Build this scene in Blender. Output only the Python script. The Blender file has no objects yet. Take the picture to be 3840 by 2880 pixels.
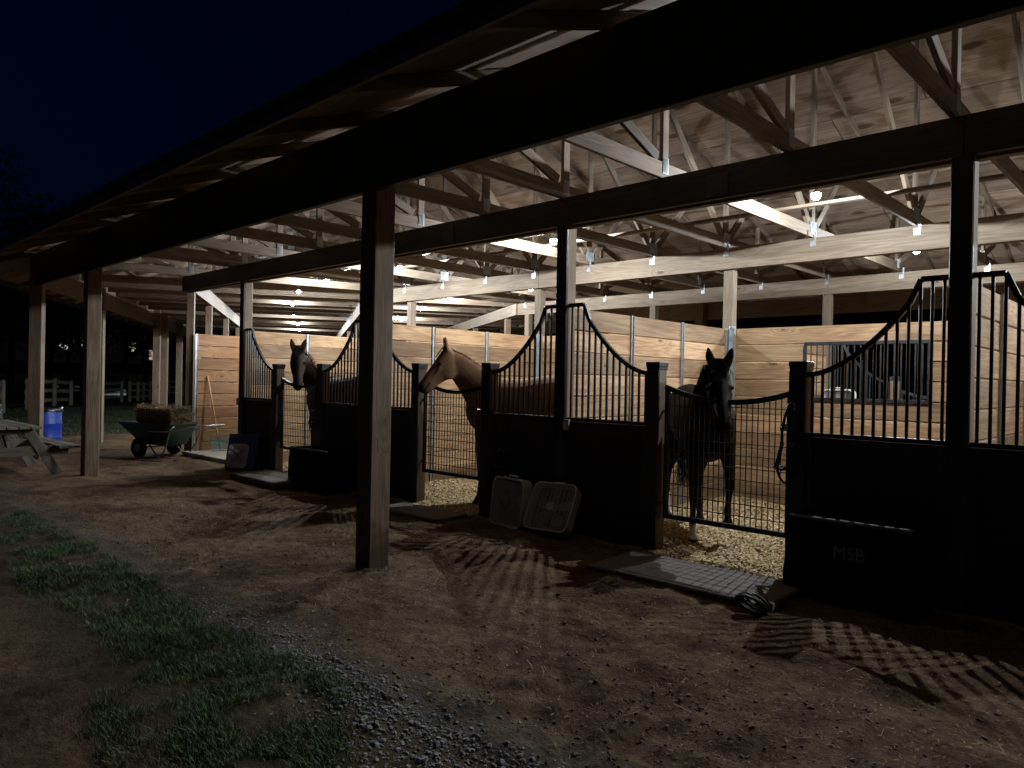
import bpy, bmesh, math, random
import numpy as np
from mathutils import Vector, Matrix
random.seed(7); rng = np.random.default_rng(7)
S = bpy.context.scene
COL = S.collection

# ------------------------------------------------------------------ camera
cam_d = bpy.data.cameras.new('camera'); cam = bpy.data.objects.new('camera', cam_d); COL.objects.link(cam)
cam_d.sensor_width = 36; cam_d.lens = 25.717; cam_d.clip_end = 2000; cam_d.clip_start = 0.02
RC = ((0.7216, -0.0164, 0.6921), (0.6920, -0.0115, -0.7218), (0.0198, 0.9998, 0.0030))
cam.matrix_world = Matrix.Translation((0, 0, 1.55)) @ Matrix(RC).to_4x4()
S.camera = cam
# ------------------------------------------------------------------ sky: deep dusk
W = bpy.data.worlds.new('World'); S.world = W; W.use_nodes = True
wn = W.node_tree; wn.nodes.clear()
sky = wn.nodes.new('ShaderNodeTexSky'); sky.sky_type = 'NISHITA'; sky.sun_disc = False
sky.sun_elevation = math.radians(-3.0); sky.sun_rotation = math.radians(200); sky.altitude = 200; sky.ozone_density = 6.0
sky.air_density = 1.0; sky.dust_density = 0.3
bg = wn.nodes.new('ShaderNodeBackground'); bg.inputs[1].default_value = 0.12
hsv = wn.nodes.new('ShaderNodeHueSaturation'); hsv.inputs['Saturation'].default_value = 1.15; hsv.inputs['Hue'].default_value = .478
wo = wn.nodes.new('ShaderNodeOutputWorld')
wn.links.new(sky.outputs[0], hsv.inputs['Color']); wn.links.new(hsv.outputs[0], bg.inputs[0]); wn.links.new(bg.outputs[0], wo.inputs[0])
# ------------------------------------------------------------------ the sun is down: only a last trace of skylight direction
sd = bpy.data.lights.new('sun', 'SUN'); sd.energy = 0.012; sd.angle = math.radians(25); sd.color = (0.62, 0.76, 1.0)
so = bpy.data.objects.new('sun', sd); COL.objects.link(so); so.rotation_euler = (math.radians(52), 0, math.radians(-65)); so['kind'] = 'helper'
BULB = 60.0           # radiance of the bulb glass
LAMP_W = 370.0        # light given off by each bulb
# ------------------------------------------------------------------ exposure / render
S.view_settings.view_transform = 'Standard'; S.view_settings.look = 'None'; S.view_settings.exposure = 0.0; S.view_settings.gamma = 1.0
S.render.engine = 'CYCLES'
cy = S.cycles
cy.use_denoising = True
try: cy.denoiser = 'OPENIMAGEDENOISE'
except Exception: pass
cy.max_bounces = 7; cy.diffuse_bounces = 2; cy.glossy_bounces = 3; cy.transmission_bounces = 4; cy.transparent_max_bounces = 8
cy.sample_clamp_indirect = 4.0; cy.sample_clamp_direct = 0.0; cy.caustics_reflective = False; cy.caustics_refractive = False
cy.use_light_tree = True

# ================================================================== helpers
def tag(o, label=None, cat=None, group=None, kind=None):
    if label: o['label'] = label
    if cat: o['category'] = cat
    if group: o['group'] = group
    if kind: o['kind'] = kind
    return o
def empty(name, loc=(0, 0, 0), rz=0.0, parent=None):
    o = bpy.data.objects.new(name, None); COL.objects.link(o); o.location = loc; o.rotation_euler = (0, 0, rz); o.parent = parent
    o.empty_display_size = 0.1
    return o
def link(name, mesh, mat=None, parent=None, M=None):
    o = bpy.data.objects.new(name, mesh); COL.objects.link(o); o.parent = parent
    if mat is not None and not mesh.materials: mesh.materials.append(mat)
    if M is not None: o.matrix_local = M
    return o
def mesh_from(verts, faces, name='m', smooth=False):
    me = bpy.data.meshes.new(name); me.from_pydata([tuple(v) for v in verts], [], faces); me.update()
    if smooth: me.polygons.foreach_set('use_smooth', [True] * len(me.polygons))
    return me
def fix_normals(me):
    bm = bmesh.new(); bm.from_mesh(me); bmesh.ops.recalc_face_normals(bm, faces=bm.faces); bm.to_mesh(me); bm.free(); return me
_bc = {}
def box_mesh(l, w, h, mat, bev=0.004):
    key = (round(l, 3), round(w, 3), round(h, 3), mat.name, bev)
    if key in _bc: return _bc[key]
    bm = bmesh.new(); bmesh.ops.create_cube(bm, size=1.0)
    bmesh.ops.scale(bm, vec=(l, w, h), verts=bm.verts)
    if bev > 0: bmesh.ops.bevel(bm, geom=list(bm.edges), offset=min(bev, .3 * min(l, w, h)), segments=1, affect='EDGES')
    me = bpy.data.meshes.new('box'); bm.to_mesh(me); bm.free(); me.materials.append(mat); _bc[key] = me
    return me
def frame(d, up=(0, 0, 1)):
    x = Vector(d).normalized(); u = Vector(up)
    if abs(x.dot(u)) > 0.97: u = Vector((0, 1, 0))
    y = u.cross(x).normalized(); z = x.cross(y)
    return Matrix((x, y, z)).transposed()
def bar(name, p0, p1, w, h, mat, parent=None, bev=0.004, up=(0, 0, 1)):
    """a box from p0 to p1; w across, h along 'up'"""
    p0 = Vector(p0); p1 = Vector(p1); d = p1 - p0
    M = Matrix.Translation((p0 + p1) / 2) @ frame(d, up).to_4x4()
    return link(name, box_mesh(d.length, w, h, mat, bev), None, parent, M)
def box(name, c, dims, mat, parent=None, rz=0.0, bev=0.004):
    M = Matrix.Translation(c) @ Matrix.Rotation(rz, 4, 'Z')
    return link(name, box_mesh(*dims, mat, bev), None, parent, M)
def post(name, x, y, z0, z1, w, d, mat, parent=None, rz=0.0, bev=0.008):
    """upright timber: the mesh is built lying along X so that its grain runs upward"""
    M = Matrix.Translation((x, y, (z0 + z1) / 2)) @ Matrix.Rotation(rz, 4, 'Z') @ Matrix.Rotation(-math.pi / 2, 4, 'Y')
    return link(name, box_mesh(z1 - z0, d, w, mat, bev), None, parent, M)
class MB:
    def __init__(s): s.v = []; s.f = []
    def add(s, v, f):
        n = len(s.v); s.v += [tuple(p) for p in v]; s.f += [tuple(i + n for i in q) for q in f]
    def box(s, c, dims, R=None):
        hx, hy, hz = [d / 2 for d in dims]; c = Vector(c); R = R or Matrix.Identity(3)
        P = [c + R @ Vector((x, y, z)) for x in (-hx, hx) for y in (-hy, hy) for z in (-hz, hz)]
        s.add(P, [(0, 1, 3, 2), (4, 6, 7, 5), (0, 4, 5, 1), (2, 3, 7, 6), (0, 2, 6, 4), (1, 5, 7, 3)])
    def bar(s, p0, p1, w, h, up=(0, 0, 1)):
        p0 = Vector(p0); p1 = Vector(p1); s.box((p0 + p1) / 2, ((p1 - p0).length, w, h), frame(p1 - p0, up))
    def tube(s, pts, r, n=8, closed=False, cap=True):
        pts = [Vector(p) for p in pts]; N = len(pts); rr = r if isinstance(r, (list, tuple)) else [r] * N
        base = len(s.v); prev = None
        for i, p in enumerate(pts):
            a = pts[(i - 1) % N] if (closed or i > 0) else p; b = pts[(i + 1) % N] if (closed or i < N - 1) else p
            t = (b - a).normalized()
            if prev is None: prev = Vector((0, 0, 1)) if abs(t.z) < .9 else Vector((1, 0, 0))
            u = (prev - t * prev.dot(t))
            u = u.normalized() if u.length > 1e-5 else t.orthogonal().normalized()
            prev = u; w = t.cross(u)
            for k in range(n):
                an = 2 * math.pi * k / n
                s.v.append(tuple(p + (u * math.cos(an) + w * math.sin(an)) * rr[i]))
        m = N if closed else N - 1
        for i in range(m):
            for k in range(n):
                a = base + i * n + k; b = base + i * n + (k + 1) % n; j = ((i + 1) % N) * n + base
                s.f.append((a, b, j + (k + 1) % n, j + k))
        if not closed and cap:
            s.f.append(tuple(base + k for k in range(n))[::-1]); s.f.append(tuple(base + (N - 1) * n + k for k in range(n)))
    def lathe(s, prof, n=24, c=(0, 0, 0), axis='Z'):
        base = len(s.v); c = Vector(c)
        for (r, z) in prof:
            for k in range(n):
                a = 2 * math.pi * k / n; q = (r * math.cos(a), r * math.sin(a), z)
                if axis == 'X': q = (q[2], q[0], q[1])
                if axis == 'Y': q = (q[0], q[2], q[1])
                s.v.append(tuple(c + Vector(q)))
        for i in range(len(prof) - 1):
            for k in range(n):
                s.f.append((base + i * n + k, base + i * n + (k + 1) % n, base + (i + 1) * n + (k + 1) % n, base + (i + 1) * n + k))
        s.f.append(tuple(base + k for k in range(n))[::-1]); s.f.append(tuple(base + (len(prof) - 1) * n + k for k in range(n)))
    def prism(s, poly, y0, y1, plane='XZ'):
        n = len(poly); g = (lambda p, y: (p[0], y, p[1])) if plane == 'XZ' else ((lambda p, y: (p[0], p[1], y)) if plane == 'XY' else (lambda p, y: (y, p[0], p[1])))
        v = [g(p, y0) for p in poly] + [g(p, y1) for p in poly]
        s.add(v, [tuple(range(n)), tuple(range(2 * n - 1, n - 1, -1))] + [(i, (i + 1) % n + 0, (i + 1) % n + n, i + n) for i in range(n)])
    def mesh(s, name='m', smooth=False, angle=None):
        me = fix_normals(mesh_from(s.v, s.f, name, smooth))
        if angle is not None:
            me.polygons.foreach_set('use_smooth', [True] * len(me.polygons))
            try: me.set_sharp_from_angle(angle=angle)
            except Exception: pass
        return me
    def obj(s, name, mat, parent=None, M=None, smooth=False, angle=None):
        return link(name, s.mesh(name, smooth, angle), mat, parent, M)
def rrect(w, h, r, n=5, cx=0, cy=0):
    out = []
    for sx, sy, a0 in ((1, 1, 0), (-1, 1, 90), (-1, -1, 180), (1, -1, 270)):
        for k in range(n + 1):
            a = math.radians(a0 + 90 * k / n); out.append((cx + sx * (w / 2 - r) + r * math.cos(a), cy + sy * (h / 2 - r) + r * math.sin(a)))
    return out
def vnoise(x, y, sc, seed=0):
    x = np.asarray(x) / sc; y = np.asarray(y) / sc
    xi = np.floor(x).astype(np.int64); yi = np.floor(y).astype(np.int64); fx = x - xi; fy = y - yi
    fx = fx * fx * (3 - 2 * fx); fy = fy * fy * (3 - 2 * fy)
    def h(a, b):
        n = (a * 374761393 + b * 668265263 + seed * 1442695041) & 0xffffffff
        n = ((n ^ (n >> 13)) * 1274126177) & 0xffffffff
        return ((n ^ (n >> 16)) & 0xffff) / 65535.0
    return (h(xi, yi) * (1 - fx) + h(xi + 1, yi) * fx) * (1 - fy) + (h(xi, yi + 1) * (1 - fx) + h(xi + 1, yi + 1) * fx) * fy

# ================================================================== materials
MATS = {}
def newmat(name):
    m = bpy.data.materials.new(name); m.use_nodes = True; MATS[name] = m
    nt = m.node_tree; b = nt.nodes['Principled BSDF']
    return m, nt, b
def nd(nt, t, **kw):
    n = nt.nodes.new(t)
    for k, v in kw.items():
        if k.startswith('i_'): n.inputs[int(k[2:]) if k[2:].isdigit() else k[2:]].default_value = v
        else: setattr(n, k, v)
    return n
def ramp(nt, stops):
    r = nt.nodes.new('ShaderNodeValToRGB'); e = r.color_ramp.elements
    while len(e) < len(stops): e.new(0.5)
    for i, (p, c) in enumerate(stops): e[i].position = p; e[i].color = (*c, 1) if len(c) == 3 else c
    return r
def math_(nt, op, a, b=None, c=None):
    n = nt.nodes.new('ShaderNodeMath'); n.operation = op
    for i, v in enumerate((a, b, c)):
        if v is None: continue
        if hasattr(v, 'is_output') or hasattr(v, 'node'): nt.links.new(v, n.inputs[i])
        else: n.inputs[i].default_value = v
    return n.outputs[0]
def mix(nt, fac, a, b, mode='MIX'):
    n = nt.nodes.new('ShaderNodeMix'); n.data_type = 'RGBA'; n.blend_type = mode
    for sock, v in ((n.inputs[0], fac), (n.inputs[6], a), (n.inputs[7], b)):
        if hasattr(v, 'node'): nt.links.new(v, sock)
        else: sock.default_value = v if not (isinstance(v, tuple) and len(v) == 3) else (*v, 1)
    return n.outputs[2]
def plain(name, col, rough=0.6, metal=0.0, var=0.12, sc=6.0, bump=0.15, bsc=60.0, spec=0.5):
    m, nt, b = newmat(name); L = nt.links.new
    tc = nd(nt, 'ShaderNodeTexCoord'); n1 = nd(nt, 'ShaderNodeTexNoise'); n1.inputs['Scale'].default_value = sc; n1.inputs['Detail'].default_value = 6
    L(tc.outputs['Object'], n1.inputs['Vector'])
    c0 = tuple(max(0, c * (1 - var)) for c in col); c1 = tuple(min(1, c * (1 + var)) for c in col)
    r = ramp(nt, ((.3, c0), (.7, c1))); L(n1.outputs[0], r.inputs[0]); L(r.outputs[0], b.inputs['Base Color'])
    b.inputs['Roughness'].default_value = rough; b.inputs['Metallic'].default_value = metal; b.inputs['Specular IOR Level'].default_value = spec
    if bump > 0:
        n2 = nd(nt, 'ShaderNodeTexNoise'); n2.inputs['Scale'].default_value = bsc; n2.inputs['Detail'].default_value = 4; L(tc.outputs['Object'], n2.inputs['Vector'])
        bp = nd(nt, 'ShaderNodeBump'); bp.inputs['Strength'].default_value = bump; bp.inputs['Distance'].default_value = .01
        L(n2.outputs[0], bp.inputs['Height']); L(bp.outputs[0], b.inputs['Normal'])
        rr = ramp(nt, ((.3, (rough * .8,) * 3), (.7, (min(1, rough * 1.2),) * 3))); L(n1.outputs[0], rr.inputs[0]); L(rr.outputs[0], b.inputs['Roughness'])
    return m
def wood(name, light, dark, knot=(.06, .03, .015), rough=.7, kn=.5, stretch=.55, bump=.3, var=.35, stain=(.5, .42, .36), stain_amt=.0, kr=1.0):
    """timber: grain runs along the object's local X, rings and knots shift with each piece"""
    m, nt, b = newmat(name); L = nt.links.new
    tc = nd(nt, 'ShaderNodeTexCoord'); oi = nd(nt, 'ShaderNodeObjectInfo')
    off = nd(nt, 'ShaderNodeCombineXYZ')
    for i, k in enumerate((37.0, 91.0, 53.0)): L(math_(nt, 'MULTIPLY', oi.outputs['Random'], k), off.inputs[i])
    ad = nd(nt, 'ShaderNodeVectorMath', operation='ADD'); L(tc.outputs['Object'], ad.inputs[0]); L(off.outputs[0], ad.inputs[1])
    mp = nd(nt, 'ShaderNodeMapping'); mp.inputs['Scale'].default_value = (stretch, 7, 7); L(ad.outputs[0], mp.inputs['Vector'])
    # cathedral grain
    nz = nd(nt, 'ShaderNodeTexNoise'); nz.inputs['Scale'].default_value = .9; nz.inputs['Detail'].default_value = 2.5; nz.inputs['Distortion'].default_value = .4; L(mp.outputs[0], nz.inputs['Vector'])
    # knots: sparse voronoi cells
    mk = nd(nt, 'ShaderNodeMapping'); mk.inputs['Scale'].default_value = (1.5, 3.6, 3.6); L(ad.outputs[0], mk.inputs['Vector'])
    vo = nd(nt, 'ShaderNodeTexVoronoi'); vo.inputs['Scale'].default_value = 1.0; L(mk.outputs[0], vo.inputs['Vector'])
    kd = vo.outputs['Distance']
    near = math_(nt, 'SUBTRACT', 1.0, math_(nt, 'MULTIPLY', kd, 2.2)); near = math_(nt, 'MAXIMUM', near, 0.0)
    sp = nd(nt, 'ShaderNodeSeparateColor'); L(vo.outputs['Color'], sp.inputs[0]); on = math_(nt, 'LESS_THAN', sp.outputs[0], kn)
    swirl = math_(nt, 'MULTIPLY', math_(nt, 'MULTIPLY', near, near), on)
    rings = math_(nt, 'SINE', math_(nt, 'MULTIPLY', math_(nt, 'ADD', nz.outputs[0], math_(nt, 'MULTIPLY', swirl, .35)), 62.0))
    fine = nd(nt, 'ShaderNodeTexNoise'); fine.inputs['Scale'].default_value = 1.0; fine.inputs['Detail'].default_value = 5
    mf = nd(nt, 'ShaderNodeMapping'); mf.inputs['Scale'].default_value = (3.0, 90, 90); L(ad.outputs[0], mf.inputs['Vector']); L(mf.outputs[0], fine.inputs['Vector'])
    g = math_(nt, 'ADD', math_(nt, 'MULTIPLY', rings, .11), math_(nt, 'MULTIPLY', fine.outputs[0], .75))
    r = ramp(nt, ((.12, dark), (.5, light), (.72, tuple(min(1, c * 1.12) for c in light)))); L(g, r.inputs[0])
    # per piece tint
    vt = nd(nt, 'ShaderNodeMapRange'); vt.inputs['To Min'].default_value = 1 - var; vt.inputs['To Max'].default_value = 1 + var * .35; L(oi.outputs['Random'], vt.inputs['Value'])
    cb = nd(nt, 'ShaderNodeCombineColor'); [L(vt.outputs[0], cb.inputs[i]) for i in range(3)]
    c = mix(nt, 1.0, r.outputs[0], cb.outputs[0], 'MULTIPLY')
    # blotchy weathering
    n3 = nd(nt, 'ShaderNodeTexNoise'); n3.inputs['Scale'].default_value = 2.2; n3.inputs['Detail'].default_value = 5
    m3 = nd(nt, 'ShaderNodeMapping'); m3.inputs['Scale'].default_value = (.5, 2.0, 2.0); L(ad.outputs[0], m3.inputs['Vector']); L(m3.outputs[0], n3.inputs['Vector'])
    rs = ramp(nt, ((.40, (0, 0, 0)), (.68, (1, 1, 1)))); L(n3.outputs[0], rs.inputs[0])
    c = mix(nt, math_(nt, 'MULTIPLY', rs.outputs[0], .30 + stain_amt), c, mix(nt, 1.0, c, stain, 'MULTIPLY'))
    kk = ramp(nt, ((.0, (1, 1, 1)), (.065 * kr, (1, 1, 1)), (.11 * kr, (0, 0, 0)))); L(kd, kk.inputs[0])
    c = mix(nt, math_(nt, 'MULTIPLY', kk.outputs[0], math_(nt, 'MULTIPLY', on, .85)), c, knot)
    L(c, b.inputs['Base Color'])
    b.inputs['Roughness'].default_value = rough; b.inputs['Specular IOR Level'].default_value = .35
    bp = nd(nt, 'ShaderNodeBump'); bp.inputs['Strength'].default_value = bump; bp.inputs['Distance'].default_value = .006; L(g, bp.inputs['Height']); L(bp.outputs[0], b.inputs['Normal'])
    return m
M_PLANK = wood('pine_plank', (.42, .278, .158), (.24, .135, .066), kn=.42, var=.48, stain=(.55, .43, .35), stain_amt=.3)
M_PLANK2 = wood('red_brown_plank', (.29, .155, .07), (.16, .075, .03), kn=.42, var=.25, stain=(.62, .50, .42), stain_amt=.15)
M_TRUSS = wood('truss_lumber', (.24, .185, .137), (.135, .097, .068), kn=.3, var=.42)
M_BEAM = wood('beam_lumber', (.205, .158, .115), (.12, .086, .058), kn=.35, var=.2)
M_POST = wood('treated_post', (.175, .124, .079), (.095, .062, .038), kn=.35, var=.15, stain_amt=.2)
M_PLY = wood('plywood_sheathing', (.33, .245, .19), (.17, .115, .085), kn=.5, var=.35, stretch=.3, stain_amt=.3, kr=2.3)
M_WEATH = wood('weathered_board', (.20, .175, .145), (.10, .085, .07), kn=.25, var=.25)
M_DARKB = wood('black_stained_board', (.036, .029, .026), (.014, .011, .010), knot=(.006, .005, .005), kn=.2, var=.2)
M_BLKBEAM = wood('black_stained_beam', (.048, .041, .038), (.022, .019, .018), knot=(.01, .009, .009), kn=.2, var=.15, rough=.55)
M_BLACK = plain('black_steel', (.012, .012, .014), rough=.42, var=.25, sc=20, bump=.08)
M_GALV = plain('galvanized_steel', (.40, .43, .45), rough=.42, metal=.75, var=.15, sc=14, bump=.1)
M_ROOF = plain('dark_shingle', (.018, .017, .018), rough=.9, var=.4, sc=3, bump=.5, bsc=25)
M_WHITE = plain('white_plastic', (.55, .55, .53), rough=.5, var=.06, sc=8, bump=.05)
M_GREYP = plain('grey_plastic', (.22, .22, .23), rough=.5, var=.1)
M_RUBBER = plain('rubber', (.014, .014, .014), rough=.85, var=.3, bump=.3)
M_CLOTH = plain('black_canvas', (.006, .006, .007), rough=.95, var=.25, sc=10, bump=.35, bsc=120, spec=.03)
M_FAN = plain('dusty_white_plastic', (.56, .56, .57), rough=.55, var=.15, sc=8, bump=.05)
M_NUM = plain('dim_number_board', (.045, .04, .042), rough=.7, var=.3)
M_ROPE = plain('twine', (.42, .42, .40), rough=.8, var=.2)
M_FENCE = plain('weathered_fence', (.105, .093, .078), rough=.9, var=.35, sc=4, bump=.4, bsc=30)
M_EDGE_GLINT = plain('grey_edge_glint', (.16, .16, .175), rough=.8, var=.2)  # paler than the canvas, to paint the light along the trunk edge
M_LEATHER = plain('dark_leather', (.02, .013, .010), rough=.5, var=.3, bump=.2)
M_CONC = plain('concrete', (.33, .29, .23), rough=.9, var=.25, sc=4, bump=.35, bsc=45)
M_MAT = plain('worn_stall_mat', (.145, .13, .118), rough=.85, var=.22, sc=5, bump=.35, bsc=50)
M_GREEN = plain('green_poly', (.009, .038, .031), rough=.45, var=.25, sc=5, bump=.08)
M_BLUE = plain('blue_poly', (.016, .06, .48), rough=.42, var=.12, sc=6, bump=.06)
M_BAG = plain('black_plastic_film', (.010, .010, .012), rough=.28, var=.3, bump=.6, bsc=18)
M_HAY = plain('dry_hay', (.21, .155, .085), rough=.9, var=.55, sc=30, bump=.6, bsc=40)
M_STRAW = plain('straw', (.34, .25, .125), rough=.9, var=.55, sc=30, bump=.6, bsc=40)
M_TEAL = plain('teal_tines', (.05, .16, .17), rough=.5, var=.15)
M_ASH = wood('ash_handle', (.46, .27, .13), (.30, .16, .07), kn=0.0, var=.1)
M_CARTON = plain('blue_print_carton', (.035, .08, .19), rough=.55, var=.2, sc=5, bump=.06)
M_CARTONP = plain('pale_print', (.42, .41, .43), rough=.6, var=.35, sc=9, bump=0)
M_CAR = plain('dark_car_paint', (.02, .022, .028), rough=.25, var=.1, bump=0)
M_CARG = plain('car_glass', (.02, .025, .03), rough=.08, var=.05, bump=0)
M_HOOF = plain('hoof', (.06, .045, .032), rough=.5, var=.3)
M_EYE = plain('eye', (.008, .005, .004), rough=.08, var=.1, bump=0)
M_BARK = plain('bark', (.05, .038, .028), rough=.9, var=.4, sc=8, bump=.8, bsc=15)
M_LEAF = plain('leaf', (.035, .06, .022), rough=.6, var=.4, sc=2, bump=0)
M_FARWALL = plain('far_wall', (.10, .085, .075), rough=.85, var=.2, sc=1)
def emit(name, col, s):
    m, nt, b = newmat(name); b.inputs['Base Color'].default_value = (*col, 1); b.inputs['Emission Color'].default_value = (*col, 1); b.inputs['Emission Strength'].default_value = s
    b.inputs['Roughness'].default_value = .3
    return m
def globe():
    m, nt, b = newmat('lit_bulb'); nt.nodes.remove(b); o = nt.nodes['Material Output']; e = nd(nt, 'ShaderNodeEmission'); e.inputs[0].default_value = (.93, .975, 1.0, 1); e.inputs[1].default_value = BULB
    t = nd(nt, 'ShaderNodeBsdfTransparent'); a = nd(nt, 'ShaderNodeAddShader'); nt.links.new(e.outputs[0], a.inputs[0]); nt.links.new(t.outputs[0], a.inputs[1]); nt.links.new(a.outputs[0], o.inputs[0])
    return m
M_BULB = globe()
M_FARWIN = emit('lit_far_window', (1.0, .80, .60), .42)
M_FARWIN2 = emit('lit_far_window_cool', (.85, .92, 1.0), .8)
M_FARLAMP = emit('lit_far_lamp', (.95, .97, 1.0), 40)

# ---- ground: soil, drip-line gravel, grass, shavings (world position decides what lies where)
def ground_mat():
    m, nt, b = newmat('barnyard_ground'); L = nt.links.new
    ge = nd(nt, 'ShaderNodeNewGeometry'); pos = ge.outputs['Position']; sx = nd(nt, 'ShaderNodeSeparateXYZ'); L(pos, sx.inputs[0])
    X, Y = sx.outputs[0], sx.outputs[1]
    def noise(sc, det=6, rough=.6, dist=0.0):
        n = nd(nt, 'ShaderNodeTexNoise'); n.inputs['Scale'].default_value = sc; n.inputs['Detail'].default_value = det; n.inputs['Roughness'].default_value = rough; n.inputs['Distortion'].default_value = dist
        L(pos, n.inputs['Vector']); return n.outputs[0]
    n1, n2, n3, n4 = noise(1.3), noise(9, 8, .65), noise(42, 6, .7), noise(170, 3, .7)
    soil = ramp(nt, ((.30, (.046, .026, .014)), (.44, (.145, .092, .052)), (.58, (.235, .160, .094)), (.74, (.42, .31, .195)))); L(math_(nt, 'ADD', math_(nt, 'MULTIPLY', n2, .55), math_(nt, 'MULTIPLY', n3, .45)), soil.inputs[0])
    dk = ramp(nt, ((.36, (.50, .44, .42)), (.56, (1, 1, 1)))); L(n1, dk.inputs[0])
    c = mix(nt, 1.0, soil.outputs[0], dk.outputs[0], 'MULTIPLY')
    fl = ramp(nt, ((.62, (0, 0, 0)), (.70, (1, 1, 1)))); L(n4, fl.inputs[0])
    c = mix(nt, math_(nt, 'MULTIPLY', fl.outputs[0], .35), c, (.36, .285, .19))
    wob = math_(nt, 'ADD', math_(nt, 'MULTIPLY', math_(nt, 'SUBTRACT', n1, .5), .55), math_(nt, 'MULTIPLY', math_(nt, 'SUBTRACT', n2, .5), .5))
    Yw = math_(nt, 'ADD', Y, wob)
    def band(a, b_, soft):
        lo = nd(nt, 'ShaderNodeMapRange'); lo.inputs['From Min'].default_value = a - soft; lo.inputs['From Max'].default_value = a + soft; L(Yw, lo.inputs['Value'])
        hi = nd(nt, 'ShaderNodeMapRange'); hi.inputs['From Min'].default_value = b_ - soft; hi.inputs['From Max'].default_value = b_ + soft; L(Yw, hi.inputs['Value'])
        return math_(nt, 'MULTIPLY', lo.outputs[0], math_(nt, 'SUBTRACT', 1.0, hi.outputs[0]))
    xin = nd(nt, 'ShaderNodeMapRange'); xin.inputs['From Min'].default_value = -16; xin.inputs['From Max'].default_value = -13; L(X, xin.inputs['Value'])
    xg = nd(nt, 'ShaderNodeMapRange'); xg.inputs['From Min'].default_value = -11; xg.inputs['From Max'].default_value = -3; xg.inputs['To Min'].default_value = .6; L(X, xg.inputs['Value'])
    gpat = ramp(nt, ((.36, (.35, .35, .35)), (.56, (1, 1, 1)))); L(n2, gpat.inputs[0])
    gv = ramp(nt, ((.3, (.05, .045, .042)), (.7, (.155, .147, .142)))); L(n3, gv.inputs[0])
    c = mix(nt, math_(nt, 'MULTIPLY', band(1.98, 2.42, .14), math_(nt, 'MULTIPLY', xg.outputs[0], math_(nt, 'MULTIPLY', gpat.outputs[0], .85))), c, gv.outputs[0])
    gr = ramp(nt, ((.3, (.022, .020, .010)), (.7, (.060, .060, .024)))); L(n2, gr.inputs[0])
    c = mix(nt, math_(nt, 'MULTIPLY', band(1.2, 1.95, .2), math_(nt, 'MULTIPLY', xin.outputs[0], .8)), c, gr.outputs[0])
    # the paddock beyond the yard
    fx = nd(nt, 'ShaderNodeMapRange'); fx.inputs['From Min'].default_value = -21.5; fx.inputs['From Max'].default_value = -19.0; fx.inputs['To Min'].default_value = 1; fx.inputs['To Max'].default_value = 0
    L(math_(nt, 'ADD', X, math_(nt, 'MULTIPLY', math_(nt, 'SUBTRACT', n1, .5), 2.5)), fx.inputs['Value'])
    far = ramp(nt, ((.3, (.018, .024, .011)), (.7, (.050, .062, .028)))); L(n2, far.inputs[0])
    c = mix(nt, fx.outputs[0], c, far.outputs[0])
    # shavings in the stalls
    iy = nd(nt, 'ShaderNodeMapRange'); iy.inputs['From Min'].default_value = 5.62; iy.inputs['From Max'].default_value = 5.98; L(math_(nt, 'ADD', Y, math_(nt, 'MULTIPLY', math_(nt, 'SUBTRACT', n2, .5), .7)), iy.inputs['Value'])
    ix = nd(nt, 'ShaderNodeMapRange'); ix.inputs['From Min'].default_value = -13.2; ix.inputs['From Max'].default_value = -12.8; L(X, ix.inputs['Value'])
    sh = ramp(nt, ((.32, (.20, .125, .055)), (.5, (.40, .29, .15)), (.72, (.62, .48, .29)))); L(math_(nt, 'ADD', math_(nt, 'MULTIPLY', n3, .6), math_(nt, 'MULTIPLY', n4, .4)), sh.inputs[0])
    c = mix(nt, math_(nt, 'MULTIPLY', iy.outputs[0], ix.outputs[0]), c, sh.outputs[0])
    L(c, b.inputs['Base Color']); b.inputs['Roughness'].default_value = .95; b.inputs['Specular IOR Level'].default_value = .12
    h = math_(nt, 'ADD', math_(nt, 'MULTIPLY', n2, 1.0), math_(nt, 'ADD', math_(nt, 'MULTIPLY', n3, .55), math_(nt, 'MULTIPLY', n4, .22)))
    bp = nd(nt, 'ShaderNodeBump'); bp.inputs['Strength'].default_value = 1.0; bp.inputs['Distance'].default_value = .06; L(h, bp.inputs['Height']); L(bp.outputs[0], b.inputs['Normal'])
    return m
M_GROUND = ground_mat()

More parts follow.
